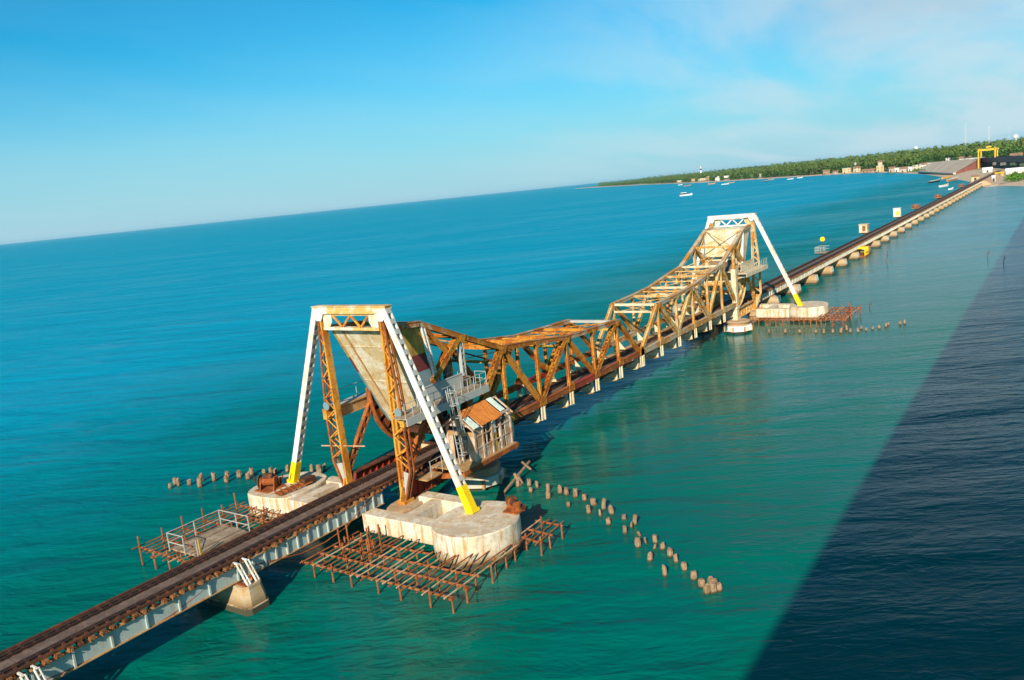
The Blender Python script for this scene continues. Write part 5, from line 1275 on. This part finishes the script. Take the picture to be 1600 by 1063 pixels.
# ---------------------------------------------------------------- vegetation
def leafmat(name, c, var):
    mt, nt, b = newmat(name)
    oi = nt.nodes.new('ShaderNodeObjectInfo'); n = nz(nt, pos(nt), .12, 4, .7)
    c2 = mixc(nt, step(nt, n, .35, .65), c, var)
    hs = nt.nodes.new('ShaderNodeHueSaturation'); nt.links.new(c2, hs.inputs['Color'])
    nt.links.new(M_('ADD', M_('MULTIPLY', oi.outputs['Random'], .5, tree=nt), .75, tree=nt), hs.inputs['Value'])
    nt.links.new(hs.outputs[0], b.inputs['Base Color']); b.inputs['Roughness'].default_value = .7; b.inputs['Specular IOR Level'].default_value = .2
    return mt
MAT['frond'] = leafmat('palm frond', (0.075, 0.135, 0.024), (0.12, 0.15, 0.038)); MAT['leaf'] = leafmat('broad leaf', (0.042, 0.115, 0.02), (0.075, 0.14, 0.026)); MAT['scrub'] = leafmat('bright scrub', (0.09, 0.22, 0.015), (0.06, 0.16, 0.012)); MAT['bark'] = flat('palm bark', (0.22, 0.17, 0.12), .9, .3)
def palm_geo(seed, h, nf=13, simple=False):
    rr = random.Random(seed); tr = MB(); cr = MB()
    lean = Vector((rr.uniform(-.14, .14), rr.uniform(-.14, .14), 0)); p0 = Vector((0, 0, -.3)); N = 2 if simple else 4
    prev = p0
    for k in range(N):
        u = (k+1)/N; q = Vector((lean.x*h*u*u, lean.y*h*u*u, h*u)); tr.tube(prev, q, .22-.1*(k/N), 3 if simple else 5, .22-.1*u); prev = q
    top = prev
    for i in range(nf):
        a = 2*math.pi*i/nf+rr.uniform(-.25, .25); L = rr.uniform(2.6, 3.8); el = rr.uniform(-.25, 1.0)
        d = Vector((math.cos(a), math.sin(a), 0)); sd = Vector((-d.y, d.x, 0)); segs = 2 if simple else 4; pts = []
        for k in range(segs+1):
            u = k/segs; pts.append(top+d*L*u*math.cos(el*.6)+Vector((0, 0, L*(math.sin(el)*u-.75*u*u))))
        for k in range(segs):
            w0 = .62*(1-abs(2*k/segs-.7)*.55); w1 = .62*(1-abs(2*(k+1)/segs-.7)*.55) if k < segs-1 else .06
            A, B_ = pts[k], pts[k+1]; dz = Vector((0, 0, -.28))
            cr.add([A-sd*w0+dz*w0, A, A+sd*w0+dz*w0, B_-sd*w1+dz*w1, B_, B_+sd*w1+dz*w1], [(0, 1, 4, 3), (1, 2, 5, 4)])
    return tr, cr
def bush_geo(seed, r, h, n=70):
    rr = random.Random(seed); cr = MB()
    for _ in range(n):
        a = rr.uniform(0, 6.28); u = rr.random()**.5; z = rr.random(); d = Vector((math.cos(a)*r*u*math.sqrt(max(0, 1-z*z*.8)), math.sin(a)*r*u*math.sqrt(max(0, 1-z*z*.8)), h*z))
        nrm = Vector((rr.gauss(0, .6), rr.gauss(0, .6), 1)).normalized(); t1 = nrm.orthogonal().normalized(); t2 = nrm.cross(t1); s = rr.uniform(.22, .42)*r*.55
        cr.add([d+t1*s, d+t2*s, d-t1*s, d-t2*s], [(0, 1, 2, 3)])
    return cr
TRK = []
PG = [palm_geo(100+i, 9.5+1.1*i, 13) for i in range(4)]
PM = [(meshonly(a, 'trunk', 'bark'), meshonly(c, 'crown', 'frond')) for a, c in PG]
BG = []
for i in range(3):
    tr = MB(); tr.tube((0, 0, -.3), (.1, 0, 3.0), .3, 5, .2); tr.tube((0, 0, 1.5), (1.2, .5, 3.6), .16, 4, .1); tr.tube((0, 0, 1.8), (-1.0, -.4, 3.8), .16, 4, .1)
    cr = bush_geo(40+i, 3.6+.5*i, 5.5+.4*i, 110); cr.v = [v+Vector((0, 0, 1.6)) for v in cr.v]
    BG.append((meshonly(tr, 'trunk', 'bark'), meshonly(cr, 'crown', 'leaf')))
xs_ = [a for a, _ in shore_px]
def shore_dist(px):
    y = float(np.interp(px, xs_, [b_ for _, b_ in shore_px])); q = G(px, y, 0)-CAM; return math.hypot(q.x, q.y)
def blocked(px, e):     # keep the paved slope, road, beach landing and village front free
    if 1434 < px < 1536 and e < 330: return True
    if px >= 1530 and e < 430: return True
    if 1285 < px < 1436 and e < 40: return True
    if px < 935 and e > 40: return True
    if any(abs(px-a[0]) < a[2]*.28 and e < a[1]+8 for a in HS): return True
    return False
ZONES = [(1000, 'on the low left headland'), (1085, 'left of the lighthouse'), (1150, 'right of the lighthouse'), (1200, 'behind the sandy point'), (1245, 'right of the sandy point'), (1290, 'left of the village'), (1345, 'behind the left half of the village'), (1436, 'behind the right half of the village'), (1530, 'above the paved slope'), (9999, 'behind the viaduct at the right edge')]
def zone(px): return next(n for lim, n in ZONES if px < lim)
def individual(px, extra, kind, label, group):
    z = ground_z(extra)-.2; p = at_shore(px, extra, z)
    tm, cm = PM[R.randrange(4)] if kind == 'palm' else BG[R.randrange(3)]
    t = thing('palm_tree' if kind == 'palm' else 'tree', label, 'palm' if kind == 'palm' else 'tree', (p.x, p.y, z), group)
    s = R.uniform(.8, 1.2); t.scale = (s, s, s); t.rotation_euler = (0, 0, R.uniform(0, 6.28))
    for me, nm in ((tm, 'trunk'), (cm, 'crown')):
        o = bpy.data.objects.new(nm, me); COL.objects.link(o); o.parent = t
cnt = 0
while cnt < 280:
    px = R.uniform(955, 1600); e = R.uniform(20, 46)+abs(R.gauss(0, 60))
    if blocked(px, e): continue
    individual(px, e, 'palm', 'coconut palm %s on the far shore' % zone(px), 'coconut palms of the far shore'); cnt += 1
cnt = 0
while cnt < 150:
    px = R.uniform(940, 1600); e = R.uniform(16, 40)+abs(R.gauss(0, 45))
    if blocked(px, e): continue
    individual(px, e, 'tree', 'leafy green tree between palms %s' % zone(px), 'leafy trees of the far shore'); cnt += 1
for px in (967, 985, 992, 998, 1006, 1012):
    individual(px, 40, 'palm', 'lone palm standing clear of the grove on the left headland', 'lone palms on the headland')
# the grove behind: one mass
def mass(name, geos, mat, n, spread, seed, label):
    rr = random.Random(seed); arrs = [(np.array([tuple(v) for v in g.v], np.float32), np.array([f if len(f) == 4 else (*f, f[-1]) for f in g.f if len(f) in (3, 4)], np.int64)) for g in geos]
    VV, FF, o_ = [], [], 0; c = 0
    while c < n:
        px = rr.uniform(925, 1640); e = 34+rr.uniform(-10, 10)+rr.expovariate(1/spread)
        if blocked(px, e): continue
        if px < 1010 and rr.random() < .5: continue
        z = ground_z(e)-.2; p = at_shore(px, e, z); v, f = arrs[rr.randrange(len(arrs))]
        a = rr.uniform(0, 6.28); s = rr.uniform(.75, 1.3); ca, sa = math.cos(a)*s, math.sin(a)*s
        w = np.stack([v[:, 0]*ca-v[:, 1]*sa+p.x, v[:, 0]*sa+v[:, 1]*ca+p.y, v[:, 2]*s+z], 1); VV.append(w); FF.append(f+o_); o_ += len(v); c += 1
    V_ = np.concatenate(VV); F_ = np.concatenate(FF); me = bpy.data.meshes.new(name)
    me.vertices.add(len(V_)); me.vertices.foreach_set('co', V_.ravel()); me.loops.add(F_.size); me.loops.foreach_set('vertex_index', F_.ravel().astype(np.int32))
    me.polygons.add(len(F_)); me.polygons.foreach_set('loop_start', np.arange(0, F_.size, 4, dtype=np.int32)); me.update(calc_edges=True); me.validate()
    me.materials.append(MAT[mat]); o = bpy.data.objects.new(name, me); COL.objects.link(o); o['label'] = label; o['category'] = 'woodland'; o['kind'] = 'stuff'
sp = []
for i in range(3):
    tr, cr = palm_geo(300+i, 10+1.5*i, 10, True); sp.append(cr)
mass('palm_grove', sp, 'frond', 5200, 330, 3, 'dense coconut grove stretching inland to the skyline')
sb_ = []
for i in range(3):
    c = bush_geo(60+i, 4.0, 6.5, 46); c.v = [v+Vector((0, 0, 1.0)) for v in c.v]; sb_.append(c)
mass('woodland', sb_, 'leaf', 5200, 300, 9, 'dark leafy woodland between and behind the palms')
# bright green scrub on the bank at the right edge
rr = random.Random(77); e = MB()
for _ in range(260):
    x = rr.uniform(478, 545); y = rr.uniform(-46, -11.5); g_b = bush_geo(rr.randrange(10**6), rr.uniform(1.5, 3.0), rr.uniform(2.0, 4.6), 18)
    e.add([v+Vector((x, y, .7)) for v in g_b.v], g_b.f)
o = e.build('scrub', 'scrub'); o['kind'] = 'stuff'; o['label'] = 'bright green scrub on the low bank at the right edge'; o['category'] = 'scrub'
e = MB(); rr = random.Random(8)
for _ in range(70):
    px = rr.uniform(1424, 1446); ex = rr.uniform(20, 60); p = at_shore(px, ex, 1.2); g_b = bush_geo(rr.randrange(10**6), 1.6, 2.4, 14); e.add([v+p for v in g_b.v], g_b.f)
o = e.build('thicket', 'leaf'); o['kind'] = 'stuff'; o['label'] = 'dark thicket left of the paved slope'; o['category'] = 'thicket'

# ---------------------------------------------------------------- sea air
mt = bpy.data.materials.new('haze'); mt.use_nodes = True; nt = mt.node_tree; nt.nodes.clear()
out = nt.nodes.new('ShaderNodeOutputMaterial'); pv = nt.nodes.new('ShaderNodeVolumePrincipled')
pv.inputs['Color'].default_value = (0.45, 0.78, 1.0, 1); pv.inputs['Density'].default_value = 0.000026
nt.links.new(pv.outputs[0], out.inputs['Volume'])
MAT['haze'] = mt
e = MB(); e.box(-31000, 31000, -31000, 31000, -4, 62); o = e.build('haze', 'haze'); o['kind'] = 'stuff'
